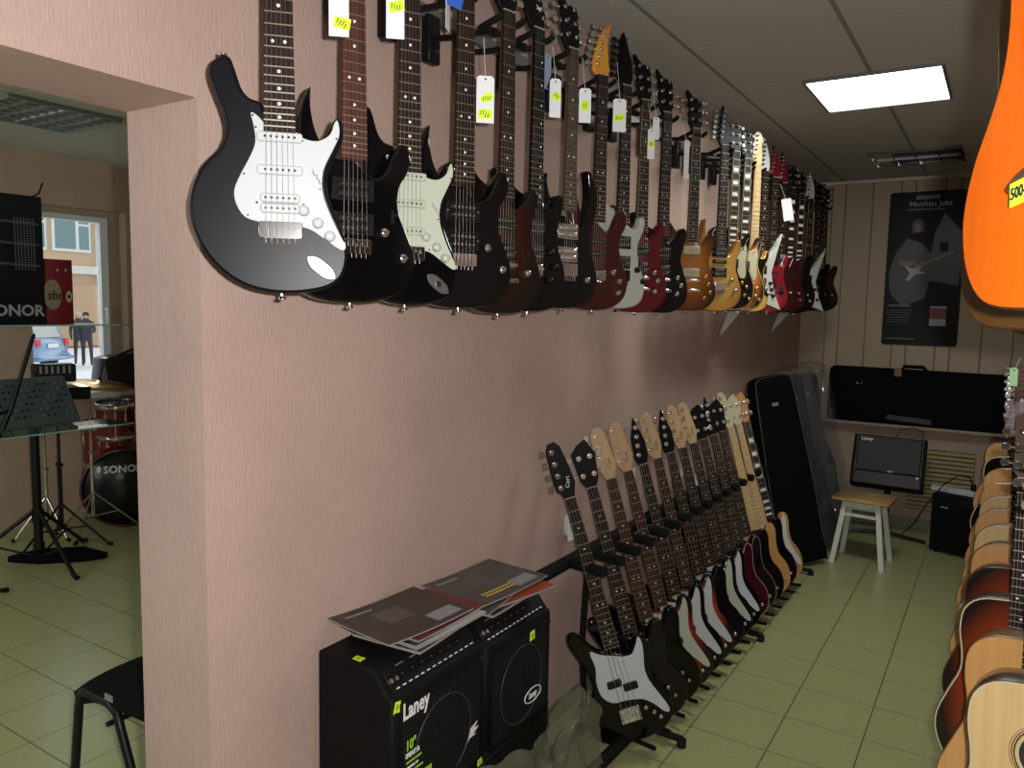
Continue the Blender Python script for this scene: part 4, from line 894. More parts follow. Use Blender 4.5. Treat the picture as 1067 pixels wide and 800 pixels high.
# hanging on the right wall
sideo = wood('honey_side_wood', (.05, .02, .005), (.07, .03, .008), .35, .2); hangw = wood('shaded_amber_brown_top', (.07, .03, .006), (.09, .04, .009), .35, .2)  # hangw: brown wood, its colour darkened further for the shadow it hangs in
h1 = acoustic('bright orange acoustic guitar hanging at the upper right edge, very near', frame((1.472, .775, 1.677), (0, 0, 1), R(-65)), orangetop, sideo, None, group='acoustic guitars hanging on the right-hand wall', classical=True)
TL = Matrix.Translation((-.050, -.0092, .103)) @ Matrix.Rotation(R(-6), 4, 'Y')
MB().box((0, 0, 0), (.030, .001, .021), neon, T=TL).text('500-', .0145, TL @ Matrix.Translation((0, -.0008, 0)), ink, bold=.0003).build('price_sticker', h1, 'neon yellow price sticker')
acoustic('brown acoustic guitar hanging just behind the bright orange one', frame((1.462, .985, 1.657), (0, 0, 1), R(-65)), hangw, sideo, None, group='acoustic guitars hanging on the right-hand wall', classical=True)
acoustic('amber acoustic guitar hanging behind the brown one', frame((1.50, 1.19, 1.645), (0, 0, 1), R(-65)), hangw, sideo, None, group='acoustic guitars hanging on the right-hand wall', classical=True)
for (x, y, z, a, nm) in ((1.48, .77, 1.685, -65, 'bright orange'), (1.485, .98, 1.665, -65, 'brown'), (1.515, 1.18, 1.65, -65, 'hanging amber')):
    h = thing('guitar_hanger', 'black wall hanger behind the neck of the ' + nm + ' acoustic guitar', 'guitar hanger', TR(X1, y, z + .79), 'hangers on the right-hand wall')
    MB().box((-.008, 0, 0), (.014, .06, .1), blackmet, bev=.004).build('mounting_plate', h)
    MB().tube([(-.01, 0, 0), (x - X1 + .02, .06, 0)], .008, blackmet).build('arm', h)
    yk = put('yoke', yoke_mesh, h); yk.matrix_local = h.matrix_world.inverted() @ frame((x, y, z + .79), (0, 0, 1), R(a))
# tags and wrap dangling from the near acoustic headstocks
def crumple(lab, c, m, s=.05, cat='plastic wrap', seed=0):
    q = MB(); q.grid(lambda u, v: tuple(Vector(((u - .5) * s * 2, 0, (v - .5) * s * 2.6)) + mathutils.noise.noise_vector(Vector((u * 4 + seed, v * 4, seed))) * s * .8), 10, 12, m, smooth=False)
    o = q.build('plastic_wrap'); o.location = c; tag(o, lab, cat); return o
crumple('crumpled shiny purple-tinted plastic on an acoustic headstock at the right edge', from_cam(1062, 436, d=2.25), mat('purple_tinted_film', (.45, .36, .46), .08, alpha=.4, spec=1), .035, seed=3)
tagcard('price_tag', 'pale green price tag on an acoustic headstock at the right edge', frame(from_cam(1057, 383, d=2.3), (0, 0, 1), R(-20)), .022, .055, (), .03, mat('pale_green_card', (.42, .72, .40), .5), group='tags on the acoustic headstocks')

# ------------------------------------------------------------------ far end of the room
# poster
t = thing('poster', 'dark glossy poster of a guitarist on the far wall', 'poster', TR(.885, YF - .021, 1.44))
pm = mat('poster_black_print', (.007, .006, .008), .45, spec=.15); W, H = .52, 1.17
rc = []
for cx_, cz_, a0 in ((W / 2 - .02, .02, -90), (W / 2 - .02, H - .02, 0), (-W / 2 + .02, H - .02, 90), (-W / 2 + .02, .02, 180)):
    rc += [(cx_ + .02 * math.cos(R(a0 + k * 22.5)), cz_ + .02 * math.sin(R(a0 + k * 22.5))) for k in range(5)]
MB().prism(rc, -.012, 0, pm).build('board', t)
q = MB(); TP = lambda x, z, r=0: Matrix.Translation((x, -.0135, z)) @ Matrix.Rotation(R(r), 4, 'Y')
pg = mat('poster_grey_print', (.13, .12, .13), .4); pp_ = mat('poster_purple_print', (.012, .007, .011), .4); sk_ = mat('poster_skin_print', (.12, .08, .07), .4); ps_ = mat('poster_pale_print', (.30, .30, .33), .4); pr = mat('poster_red_print', (.20, .02, .025), .4); pgr = mat('poster_green_print', (.010, .020, .014), .4)
q.prism([(-.13, .30), (-.22, .40), (-.24, .55), (-.2, .7), (-.12, .82), (-.02, .78), (.06, .68), (.05, .52), (.02, .36)], -.0128, -.0118, pp_)
q.prism([(.03, .5), (.24, .46), (.25, .85), (.12, 1.0), (.06, .85)], -.0127, -.0118, pgr)
q.prism(crom([(-.06, .88), (-.02, .86), (-.015, .91), (-.03, .955), (-.075, .955), (-.095, .91), (-.09, .85)], 3), -.0130, -.012, mat('poster_hair_print', (.008, .006, .008), .4))
q.prism(crom([(-.055, .93), (-.035, .91), (-.038, .875), (-.055, .86), (-.072, .875), (-.075, .91)], 3), -.0134, -.012, sk_)
q.prism([(-.09, .60), (-.10, .72), (-.06, .80), (.0, .74), (.0, .62), (-.04, .55)], -.0132, -.012, mat('poster_torso_print', (.035, .024, .028), .4))
q.prism([(-.17, .62), (-.11, .60), (-.06, .625), (-.06, .645), (-.12, .64), (-.17, .66)], -.0136, -.012, sk_)
q.prism([(-.10, .56), (-.03, .595), (.19, .70), (.20, .72), (-.05, .62)], -.0138, -.012, sk_)
q.prism([(-.115, .50), (-.09, .555), (-.13, .61), (-.06, .585), (-.01, .61), (-.03, .57), (.02, .555), (-.05, .545), (-.10, .49)], -.0140, -.012, ps_)
q.build('printed_figure', t)
q = MB().text('Matthias Jabs', .055, TP(0.02, 1.075), ps_, bold=.0005)
q.box((.0, -.0132, 1.125), (.16, .0008, .03), pg); q.box((-.01, -.0132, 1.035), (.25, .0008, .012), mat('poster_dim_print', (.07, .06, .075), .4))

for c_ in range(10): q.box((-.215 + c_ * .015, -.0132, .305), (.010, .0008, .014), pg)
for k in range(6): q.box((-.15 + random.uniform(-.01, .01), -.0132, .27 - k * .018), (.18 - random.uniform(0, .04), .0008, .004), MC['poster_dim_print'])
q.box((-.13, -.0132, .05), (.21, .0008, .006), pg)
for r_ in ((.13, .75, .07, .085),): q.box((r_[0], -.0131, r_[1]), (r_[2], .0007, r_[3]), pgr).box((r_[0], -.0134, r_[1]), (r_[2] * .8, .0007, r_[3] * .8), pm)
q.build('printed_text', t); q = MB().box((.12, -.0132, .23), (.11, .0008, .13), pr).box((.12, -.0136, .295), (.11, .0008, .015), ps_).box((.12, -.0136, .18), (.11, .0008, .05), ps_); q.build('printed_picture', t)
# keyboard bag on the ledge
t = thing('keyboard_bag', 'long black keyboard gig bag standing on the ledge under the poster', 'gig bag', TR(.90, YF - .085, .824))
kb = [(cx_ + .04 * math.cos(R(a0 + k * 18)), cz_ + .04 * math.sin(R(a0 + k * 18))) for cx_, cz_, a0 in ((.595, .04, -90), (.59, .385, 0), (-.585, .395, 90), (-.59, .04, 180)) for k in range(6)]
MB().prism([(x, max(0, z)) for x, z in kb], -.05, .05, nylon, bev=.015).build('body', t)
MB().tube([(-.10, -.03, .42), (-.09, -.04, .455), (.04, -.04, .455), (.06, -.03, .43)], .014, nylon).build('handle', t)
MB().box((-.13, -.052, .405), (.05, .004, .055), mat('brown_paper_label', (.26, .10, .05), .6)).build('label', t, 'brown paper label')
MB().tube([(-.425, -.052, .325), (-.415, -.054, .305), (-.40, -.054, .30), (-.385, -.054, .305), (-.375, -.052, .325)], .003, chrome, seg=6).build('logo', t)
MB().prism([(-.2, .04), (.12, .02), (.12, .06), (-.18, .075)], -.0535, -.0515, mat('faded_grey_print', (.03, .03, .035), .5)).build('printed_text', t)
# amp tilted on stand
t = thing('amplifier_stand', 'black metal stand carrying the tilted amplifier', 'stand', TR(.78, 6.35, 0))
MB().tube([(0, 0, .03), (0, 0.02, .40)], .022, blackmet).build('column', t)
MB().tube([(-.28, -.05, .015), (-.05, 0, .03), (.05, 0, .03), (.28, -.05, .015)], .014, blackmet).tube([(0, 0, .03), (0, .25, .015)], .014, blackmet).build('foot_bar', t)
MB().tube([(-.2, -.14, .42), (-.2, -.10, .38), (-.2, .12, .44)], .010, blackmet).tube([(.2, -.14, .42), (.2, -.10, .38), (.2, .12, .44)], .010, blackmet).tube([(-.2, 0, .405), (.2, 0, .405)], .012, blackmet).build('cradle', t)
MB().box((.0, -.024, .16), (.03, .004, .03), neon).build('price_sticker', t, 'neon yellow sticker')
t = thing('stage_monitor_amplifier', 'black wedge amplifier tilted back on a stand before the far wall', 'amplifier', frame((.78, 6.20, .41), (0, .34, 1), R(3)))
MB().prism([(-.245, 0), (.245, 0), (.245, .38), (-.245, .38)], 0, .20, tolex, bev=.012).build('cabinet', t)
gm = MB().box((0, -.004, .235), (.42, .006, .25), mat('dark_blue_grille', (.012, .014, .018), .6, bump=.3), bev=.004); gm.build('grille', t)
MB().tube([(-.22, -.008, .105), (-.22, -.008, .365), (.22, -.008, .365), (.22, -.008, .105)], .0022, greyprint, seg=5).build('grille_edge', t)
MB().box((0, -.002, .055), (.44, .006, .085), mat('dark_front_panel', (.006, .006, .007), .3)).build('front_panel', t)
MB().text('Laney', .034, Matrix.Translation((-.155, -.0085, .345)), whiteprint, bold=.0008).build('logo', t, 'white lettering')
MB().box((.02, -.0085, .115), (.035, .001, .012), mat('green_badge', (.15, .5, .3), .4)).build('badge', t, 'small green badge')
MB().cyl((.20, -.002, .09), (.20, -.014, .09), .008, chrome).build('jack', t)
# stool
t = thing('stool', 'small stool with white legs and varnished wooden seat', 'stool', TR(.725, 5.60, 0, R(-4)))
sw_ = wood('varnished_pine', (.42, .25, .10), (.50, .31, .13), .35, .4, (8, 60, 60))
MB().prism([(-.175, .43), (.175, .43), (.175, .452), (-.175, .452)], -.155, .155, sw_, bev=.006).build('seat', t)
for sx_ in (-1, 1):
    for sy_ in (-1, 1):
        q = MB(); a = Vector((sx_ * .10, sy_ * .09, .43)); b_ = Vector((sx_ * .155, sy_ * .14, 0)); w_ = .016
        q.add([(p.x + i * w_, p.y + j * w_, p.z) for p in (b_, a) for j in (-1, 1) for i in (-1, 1)], [(0, 2, 3, 1), (4, 5, 7, 6), (0, 1, 5, 4), (2, 6, 7, 3), (0, 4, 6, 2), (1, 3, 7, 5)], whitewood); q.build('leg', t)
for s_ in (-1, 1):
    MB().box((0, s_ * .092, .405), (.22, .016, .045), whitewood).build('apron', t); MB().box((s_ * .102, 0, .405), (.016, .19, .045), whitewood).build('apron', t)
    MB().box((0, s_ * .104, .335), (.235, .014, .02), whitewood).build('stretcher', t)
# small amp + power strip
t = thing('practice_amplifier', 'small black amplifier on the floor in the far right corner', 'amplifier', TR(1.24, 6.10, 0, R(-18)))
MB().prism([(-.16, .012), (.16, .012), (.16, .42), (-.16, .42)], 0, .22, tolex, bev=.012).build('cabinet', t)
MB().box((0, -.003, .19), (.27, .008, .29), cloth, bev=.004).build('grille', t)
MB().box((0, -.003, .375), (.27, .008, .05), blackmet, bev=.003).build('control_panel', t)
for k in range(5): put('knob', knob_mesh(blackpl, .0085, .013), t, (-.1 + k * .05, -.006, .375))
MB().box((-.07, -.0075, .335), (.05, .001, .012), greyprint).build('logo', t)
for s_ in (-1, 1): MB().cyl((s_ * .12, .03, 0), (s_ * .12, .03, .015), .014, blackpl).cyl((s_ * .12, .19, 0), (s_ * .12, .19, .015), .014, blackpl).build('rubber_foot', t)
t = thing('power_strip', 'white power strip lying on top of the small corner amplifier', 'power strip', TR(1.24, 6.22, .421, R(-18)))
MB().box((0, 0, .02), (.34, .06, .04), white, bev=.008).build('housing', t)
for k in range(4): MB().lathe([(.022, .0405), (.019, .030), (0, .030)], greyprint, base=(-.12 + k * .08, 0, 0)).build('socket', t)
MB().tube([(.10, 0, .04), (.10, 0, .075), (.098, 0, .085)], .017, blackpl).build('plug', t)
o = MB().tube([(1.33, 6.19, .50), (1.31, 6.15, .56), (1.24, 6.12, .57), (1.15, 6.17, .48), (1.05, 6.3, .30), (.97, 6.4, .12), (.88, 6.42, .012), (.75, 6.5, .008)], .0045, blackpl, seg=6).build('power_cable'); tag(o, 'black cable arching from the power strip down to the floor', 'cable')
o = MB().tube([(.80, 6.52, .74), (.82, 6.56, .79), (.90, 6.6, .815), (.98, 6.58, .79), (.97, 6.52, .72), (.90, 6.5, .55)], .004, mat('dark_red_cable', (.05, .015, .015), .5), seg=6).build('cable'); tag(o, 'looped cable behind the tilted amplifier', 'cable')
# radiator
t = thing('radiator', 'yellowed slatted radiator low on the far wall', 'radiator', TR(1.10, YF - .03, .16))
rm = mat('yellowed_enamel', (.36, .30, .13), .45)
q = MB().box((0, .008, .24), (.44, .02, .48), mat('radiator_back', (.16, .13, .06), .6)); q.build('back_panel', t)
q = MB()
for k in range(14): q.box((0, -.01, .02 + k * .034), (.44, .018, .02), rm, bev=.004)
q.build('slats', t)
# gig bags and cases leaning in the far left corner
def case_outline(s=1.0, w=.17):
    L = [(0, 0), (-w * .8, .01), (-w, .08), (-w * 1.02, .18), (-w * .82, .32), (-w * .80, .42), (-w * .78, .55), (-w * .5, .72), (-w * .42, .95), (-w * .45, 1.18), (-w * .30, 1.24), (0, 1.25)]
    return crom([(a * s, b * s) for a, b in L + [(-x, z) for x, z in L[-2:0:-1]]], 3)
def gigbag(lab, M, s, w, wrap, th=.13, square=False):
    t = thing('guitar_case', lab, 'guitar case', M, 'guitar cases leaning in the far corner')
    o = case_outline(s, w)
    if square: o = crom([(0, 0), (-.15, .0), (-.18, .04), (-.18, .5), (-.165, .9), (-.15, 1.2), (-.12, 1.26), (0, 1.27), (.12, 1.26), (.15, 1.2), (.165, .9), (.18, .5), (.18, .04), (.15, 0)], 3)
    MB().prism(o, -th / 2, th / 2, nylon, bev=.03).build('body', t)
    MB().tube([(x * .985, -th / 2 + .012, z * .99 + .006) for x, z in o] + [(o[0][0] * .985, -th / 2 + .012, o[0][1] + .006)], .004, mat('zip_grey', (.08, .08, .085), .35, .5), seg=5).build('zip', t)
    MB().box((0, -th / 2 - .004, .35), (.18, .012, .28), nylon, bev=.008).build('front_pocket', t)
    MB().box((-.03, -th / 2 - .003, 1.08 * s), (.05, .003, .02), greyprint).build('logo', t)
    if wrap:
        oo = [(x * 1.10, z * 1.01 - .004) for x, z in crom([(0, 0), (-.19, .0), (-.2, .1), (-.19, .4), (-.16, .8), (-.13, 1.24), (0, 1.30), (.13, 1.24), (.16, .8), (.19, .4), (.2, .1), (.19, 0)], 5)]
        random.seed(len(lab)); q = MB(); n_ = len(oo); rings = []
        for y in (-th / 2 - .03, -th / 2 - .012, 0, th / 2 + .012):
            rings += [(x + random.uniform(-.008, .008), y + random.uniform(-.008, .008), max(0.004, z + random.uniform(-.008, .008))) for x, z in oo]
        q.add(rings, [(r * n_ + k, r * n_ + (k + 1) % n_, (r + 1) * n_ + (k + 1) % n_, (r + 1) * n_ + k) for r in range(3) for k in range(n_)], plast)
        def fr(u, v):
            wz = 1.28 * v; wx = (.19 if v < .3 else .19 - .07 * (v - .3) / .7)
            nn = mathutils.noise.noise_vector(Vector((u * 7, v * 16, len(lab)))) * .022
            return ((u * 2 - 1) * wx + nn.x, -th / 2 - .03 + nn.y, max(.004, wz + nn.z * .5))
        q.grid(fr, 16, 44, plast, smooth=False)
        q.build('plastic_cover', t, 'clear plastic cover')
    return t
gigbag('tall black padded guitar case next to the bass rack', frame((.40, 5.28, .01), (-.22, -.02, 1), R(52)), 1.0, .18, False, .12, square=True)
gigbag('black guitar case in clear plastic, middle of the corner group', frame((.42, 5.66, .01), (-.20, .0, 1), R(50)), 1.0, .19, True, .11)
gigbag('black guitar case in clear plastic, farthest into the corner', frame((.40, 6.05, .01), (-.18, .03, 1), R(46)), .99, .19, True, .11)

# ------------------------------------------------------------------ the other room
# chair
t = thing('chair', 'black upholstered chair with bent tube legs by the doorway corner', 'chair', TR(-.76, 1.47, 0))
seatm = mat('black_upholstery', (.006, .006, .007), .85, spec=.1, bump=.4, bscale=250)
def seat_top(u, v):
    x = -.235 + .47 * u; y = (v - .5) * .44; e = abs(v - .5) * 2
    return (x, y, .475 + .03 * u - .035 * max(0, .25 - u) / .25 - .02 * e ** 4 + .01 * math.cos(PI * (v - .5)))
q = MB().grid(seat_top, 14, 12, seatm); q.grid(lambda u, v: (lambda p: (p[0] * .97, p[1] * .97, p[2] - .045))(seat_top(1 - u, v)), 14, 12, blackpl)
for k in range(14):
    for v in (0, 1):
        a, b_ = seat_top(k / 14, v), seat_top((k + 1) / 14, v); q.add([a, b_, (b_[0] * .97, b_[1] * .97, b_[2] - .045), (a[0] * .97, a[1] * .97, a[2] - .045)], [(0, 1, 2, 3)], seatm, True)
for k in range(12):
    for u in (0, 1):
        a, b_ = seat_top(u, k / 12), seat_top(u, (k + 1) / 12); q.add([a, b_, (b_[0] * .97, b_[1] * .97, b_[2] - .045), (a[0] * .97, a[1] * .97, a[2] - .045)], [(0, 1, 2, 3)], seatm, True)
q.build('seat', t)
MB().box((-.03, -.222, .462), (.04, .004, .02), greyprint).build('maker_label', t)
for s_ in (-1, 1):
    yy = s_ * .215
    MB().tube([(-.27, yy * 1.02, .006), (-.215, yy, .38), (-.20, yy, .425), (-.16, yy, .44)], .0145, blackmet).build('leg', t)
    MB().tube([(.19, yy * 1.02, .006), (.02, yy, .37), (.0, yy, .42), (-.04, yy, .44)], .0145, blackmet).build('leg', t)
    MB().tube([(-.16, yy, .44), (-.04, yy, .44)], .0145, blackmet).build('side_rail', t)
    MB().tube([(.10, yy * .9, .44), (.24, yy * .9, .46), (.27, yy * .9, .60), (.31, yy * .9, .78)], .011, blackmet).build('back_post', t)
MB().tube([(-.02, -.235, .385), (-.02, .235, .385)], .009, blackmet).tube([(-.18, -.2, .425), (-.18, .2, .425)], .009, blackmet).tube([(-.18, -.18, .43), (.22, -.18, .45)], .009, blackmet).tube([(-.18, .18, .43), (.22, .18, .45)], .009, blackmet).build('cross_bar', t)
MB().prism(crom([(-.21, .62), (-.22, .75), (-.19, .84), (0, .86), (.19, .84), (.22, .75), (.21, .62), (0, .60)], 3), -.02, .02, seatm, bev=.012, T=TR(.30, 0, 0, R(90))).build('backrest', t)

# glass shelf unit
t = thing('glass_shelf_unit', 'glass shelves on thin posts in front of the next room window', 'shelf unit', TR(-2.87, 1.80, 0))
gedge = mat('green_glass_edge', (.25, .5, .42), .15)
for z in (.97, 1.533):
    MB().box((0, 0, z), (.26, 1.48, .006), mat('shelf_glass', (.75, .95, .88), .02, trans=1, spec=.5)).box((.131, 0, z), (.002, 1.48, .007), gedge).build('glass_shelf', t)
for sx_ in (-.12, .12):
    MB().cyl((sx_, -.73, 0), (sx_, -.73, 1.9), .01, chrome).build('post', t)
# sonor box
t = thing('drum_hardware_box', 'large black carton with white lettering on the top glass shelf', 'box', TR(-2.77, 1.71, 1.537))
bx = mat('black_carton', (.008, .008, .012), .35)
MB().box((-.09, 0, .325), (.20, .76, .65), bx, bev=.004).build('carton', t)
q = MB()
for k in range(3):
    q.add([(.0125, -.37, .52 - k * .105), (.0125, .36, .505 - k * .105), (.0125, .36, .515 - k * .105), (.0125, -.37, .54 - k * .105)], [(0, 1, 2, 3)], mat('grey_stripe_print', (.06, .06, .075), .4))
for j in range(7):
    for k in range(22): q.box((.0125, .245 + j * .015, .28 + k * .012), (.001, .005, .005), greyprint)
q.text('SONOR', .078, Matrix.Translation((.0125, .235, .07)) @ Matrix.Rotation(R(90), 4, 'Z'), mat('silver_print', (.30, .32, .33), .4), bold=.002)
q.build('printed_text', t)
t = thing('red_box', 'dark red carton with a round pale label beside the black carton', 'box', TR(-2.85, 2.165, 1.537) @ Matrix.Diagonal((.88, .83, .92, 1)))
MB().box((0, 0, .185), (.20, .165, .37), mat('dark_red_carton', (.17, .012, .018), .45), bev=.003).build('carton', t)
q = MB(); TX = Matrix.Translation((.1012, 0, 0)) @ Matrix.Rotation(R(90), 4, 'Z')
q.prism([(-.045 + .055 * math.cos(k * PI / 12), .17 + .085 * math.sin(k * PI / 12)) for k in range(24)], -.001, .0005, mat('khaki_print', (.26, .21, .12), .5), T=TX)
q.prism([(.055 + .018 * math.cos(k * PI / 10), .16 + .032 * math.sin(k * PI / 10)) for k in range(20)], -.001, .0005, mat('pale_khaki_print', (.42, .38, .28), .5), T=TX)
q.prism([(.055 + .009 * math.cos(k * PI / 10), .16 + .012 * math.sin(k * PI / 10)) for k in range(20)], -.002, .0005, ink, T=TX)
q.text('sbr', .075, TX @ Matrix.Translation((-.028, -.0022, .165)), ink, bold=.001)
for k in range(2): q.prism([(-.01 + .05 * k + .006 * math.cos(j * PI / 6), .31 + .008 * math.sin(j * PI / 6)) for j in range(12)], -.001, .0005, MC['pale_khaki_print'], T=TX)
q.build('label_print', t)
# drum kit
dr = mat('deep_red_drum_lacquer', (.16, .006, .008), .12, coat=.8); skin_ = mat('black_drum_head', (.01, .01, .012), .3); wsk = mat('smoked_drum_head', (.12, .08, .07), .3)
def drum(name, lab, c, ax, r, d, headm, col=dr, txt=False, lugs=8, group='drums of the kit', hoopm=None):
    ax = Vector(ax).normalized(); up = Vector((0, 0, 1)) if abs(ax.z) < .8 else Vector((0, 1, 0)); Yl = -ax; Xl = Yl.cross(up).normalized(); Zl = Xl.cross(Yl)
    M = Matrix(((Xl.x, Yl.x, Zl.x, c[0]), (Xl.y, Yl.y, Zl.y, c[1]), (Xl.z, Yl.z, Zl.z, c[2]), (0, 0, 0, 1)))
    t = thing(name, lab, 'drum', M, group)
    MB().lathe([(r, 0), (r, d)], col, axis=(0, 1, 0), seg=40).build('shell', t)
    MB().lathe([(0, -.006), (r * .98, -.006), (r * .99, 0)], headm, axis=(0, 1, 0), seg=40).build('drum_head', t)
    hm = hoopm or chrome
    for y in (-.012, d - .02): MB().lathe([(r * .985, y - .012), (r * 1.03, y - .012), (r * 1.03, y + .028), (r * .99, y + .028), (r * .985, y - .012)], hm, axis=(0, 1, 0), seg=40).build('hoop', t)
    for k in range(lugs):
        a = 2 * PI * k / lugs; p = Vector((math.cos(a) * r * 1.02, 0, math.sin(a) * r * 1.02))
        MB().cyl(p + Vector((0, -.01, 0)), p + Vector((0, d * .45, 0)), .004, chrome, seg=6).box(tuple(p + Vector((0, d * .3, 0))), (.018, .05, .018), chrome, bev=.004).build('lug', t)
    if txt:
        q = MB().text('SONOR', .075, Matrix.Translation((.0, -.0075, .135)), whiteprint, bold=.002)
        q.prism(crom([(-.17, .12), (-.15, .125), (-.145, .15), (-.16, .17), (-.175, .15)], 2), -.009, -.0065, whiteprint).prism([(-.19, .15), (-.18, .17), (-.195, .175)], -.009, -.0065, whiteprint).build('logo', t)
    return t
drum('bass_drum', 'large red bass drum with black front head and white lettering', (-3.98, 3.20, .295), (.86, -.5, .02), .28, .42, skin_, txt=True, hoopm=mat('red_brown_hoop', (.10, .03, .025), .3))
drum('tom_drum', 'red tom drum mounted above the bass drum', (-4.06, 3.20, .90), (.1, -.05, 1), .13, .24, wsk, lugs=6)
drum('tom_drum', 'second red tom drum hidden partly by the doorway corner', (-3.86, 3.50, .90), (.1, -.05, 1), .15, .26, wsk, lugs=6)
drum('floor_tom', 'wide red drum behind and left of the bass drum', (-4.22, 3.22, .74), (.05, -.03, 1), .17, .30, wsk, lugs=8)
brass = mat('brass_cymbal', (.62, .42, .18), .28, 1)
def stand(name, lab, x, y, h, rb=.32, m=None, cat='stand', boom=None, ang=20):
    t = thing(name, lab, cat, TR(x, y, 0)); m = m or chrome
    MB().cyl((0, 0, .12), (0, 0, h), .010, m).cyl((0, 0, .12), (0, 0, h * .55), .014, m).build('pole', t)
    for k in range(3):
        a = R(ang + 120 * k); c_, s_ = math.cos(a), math.sin(a)
        l = MB().tube([(0, 0, .30), (c_ * rb, s_ * rb, .012)], .008, m, seg=6).tube([(0, 0, .12), (c_ * rb * .55, s_ * rb * .55, .14)], .006, m, seg=6).build('leg', t)
        MB().cyl((c_ * rb * .97, s_ * rb * .97, .018), (c_ * rb * 1.08, s_ * rb * 1.08, .014), .013, blackpl).build('rubber_foot', l)
    MB().cyl((-.03, 0, h * .55), (.03, 0, h * .55), .012, m).build('clamp', t)
    return t
def cymbal(lab, x, y, z, r, tilt, on):
    o = MB().lathe([(0, .022), (.02, .02), (.035, .008), (r * .6, .002), (r, -.012), (r, -.014), (.03, .004), (0, .01)], brass, axis=tilt, seg=36).cyl((0, 0, .02), (0, 0, .05), .008, blackpl).build('cymbal')
    o.location = (x, y, z); tag(o, lab, 'cymbal', 'cymbals of the drum kit'); return o
s1 = stand('cymbal_stand', 'chrome stand left of the bass drum under the large cymbal', -4.0, 2.98, 1.06, .30, ang=70); cymbal('large brass cymbal above the toms', -4.0, 3.06, 1.075, .21, (.15, .05, 1), s1)
MB().tube([(0, 0, 1.055), (.0, .13, 1.07)], .008, blackmet).build('boom_arm', s1)
s2 = stand('hi_hat_stand', 'chrome hi-hat stand farther left of the bass drum', -4.12, 2.72, .90, .20, ang=10); cymbal('small bright hi-hat cymbal', -4.12, 2.72, .90, .155, (.05, .0, 1), s2)
# bag on sill
t = thing('shoulder_bag', 'black bag standing on the window sill', 'bag', TR(LX + .14, 3.50, .981))
MB().prism(crom([(-.22, 0), (-.26, .03), (-.24, .2), (-.2, .26), (.2, .28), (.24, .22), (.25, .03), (.22, 0)], 3), -.09, .09, mat('black_leather', (.012, .012, .016), .3), bev=.03, T=TR(0, 0, 0, R(90))).build('body', t)
MB().tube([(.06, -.12, .26), (.06, -.02, .30), (.06, .15, .33)], .01, blackpl).build('handle', t)
# mixer on a pedestal
t = thing('speaker_stand', 'black tripod pedestal under the angled mixing desk', 'stand', TR(-3.60, 2.41, 0))
MB().cyl((0, 0, .14), (0, 0, .86), .026, blackmet).cyl((0, 0, .84), (0, 0, .90), .04, blackmet).build('pole', t)
MB().cyl((0, 0, .28), (0, 0, .36), .034, blackpl).build('collar', t); MB().cyl((0, 0, .10), (0, 0, .14), .034, blackpl).build('collar', t)
for k in range(3):
    a = R(-2 + 120 * k); c_, s_ = math.cos(a), math.sin(a)
    l = MB().tube([(c_ * .03, s_ * .03, .34), (c_ * .44, s_ * .44, .016)], .013, blackmet).build('leg', t)
    MB().tube([(c_ * .03, s_ * .03, .06), (c_ * .26, s_ * .26, .15)], .007, blackmet).build('brace', l); MB().cyl((c_ * .42, s_ * .42, .025), (c_ * .47, s_ * .47, .014), .016, blackpl).build('rubber_foot', l)
mixm = mat('dark_grey_mixer_panel', (.075, .10, .10), .4)
MT = Matrix.Translation((-3.54, 2.36, .905)) @ Matrix.Rotation(R(90), 4, 'Z') @ Matrix.Rotation(R(-35), 4, 'X')
t = thing('mixing_desk', 'dark grey angled mixing desk with rows of small knobs', 'mixing desk', MT)
MB().box((0, .03, .16), (.62, .06, .34), mixm, bev=.01).build('housing', t)
q = MB()
for i in range(16):
    for j in range(6): q.cyl((-.27 + i * .036, -.001, .05 + j * .045), (-.27 + i * .036, -.012, .05 + j * .045), .006, (greyprint, blackpl, greyprint, blackpl, mixm)[(i * 3 + j * 2) % 5], seg=6)
q.build('knobs', t)['kind'] = 'stuff'
t = thing('power_mixer', 'small black box mixer with vertical faders on a stand', 'mixer', TR(-3.85, 2.68, 1.12, R(75)))
MB().box((0, .06, .06), (.24, .14, .12), blackpl, bev=.01).build('housing', t)
q = MB()
for k in range(6): q.box((-.09 + k * .034, -.0115, .085), (.014, .003, .05), greyprint)
q.build('faders', t)
s3 = stand('music_stand', 'black folding stand with perforated desk under the small mixer', -3.85, 2.68, 1.03, .30, blackmet, ang=40)
MB().prism([(-.20, 0), (.20, 0), (.23, .11), (-.23, .11)], -.004, .004, blackmet, T=TR(0, 0, 1.0, R(75)) @ Matrix.Rotation(R(-50), 4, 'X')).build('desk', s3)
MB().cyl((0, 0, 1.0), (0, 0, 1.12), .02, blackmet).build('top_plate', s3)
s4 = stand('microphone_stand', 'black microphone stand with a long slanting boom', -3.2, 1.72, .95, .33, blackmet, 'microphone stand', ang=100)
MB().tube([Vector((0, .52, 1.47)) , Vector((0, .38, 1.05)), Vector((0, .30, .88))], [.010, .014, .018], blackmet).tube([(0, 0, .95), (0, .38, 1.05)], .01, blackmet).build('boom', s4)
# folded stand bag on the floor
t = MB().tube([(-3.75, 2.30, .035), (-3.62, 2.42, .045), (-3.45, 2.60, .045), (-3.35, 2.70, .03)], [.02, .05, .05, .02], nylon, seg=12).build('stand_bag'); tag(t, 'small black bag lying on the floor behind the tripod feet', 'bag')
# coat hook on wall above
t = MB().tube([(LX + .01, 2.80, 2.36), (LX + .05, 2.82, 2.36), (LX + .06, 2.92, 2.42), (LX + .06, 2.95, 2.5)], .006, blackmet).build('wall_hook'); tag(t, 'small dark hook on the wall above the window corner', 'hook')

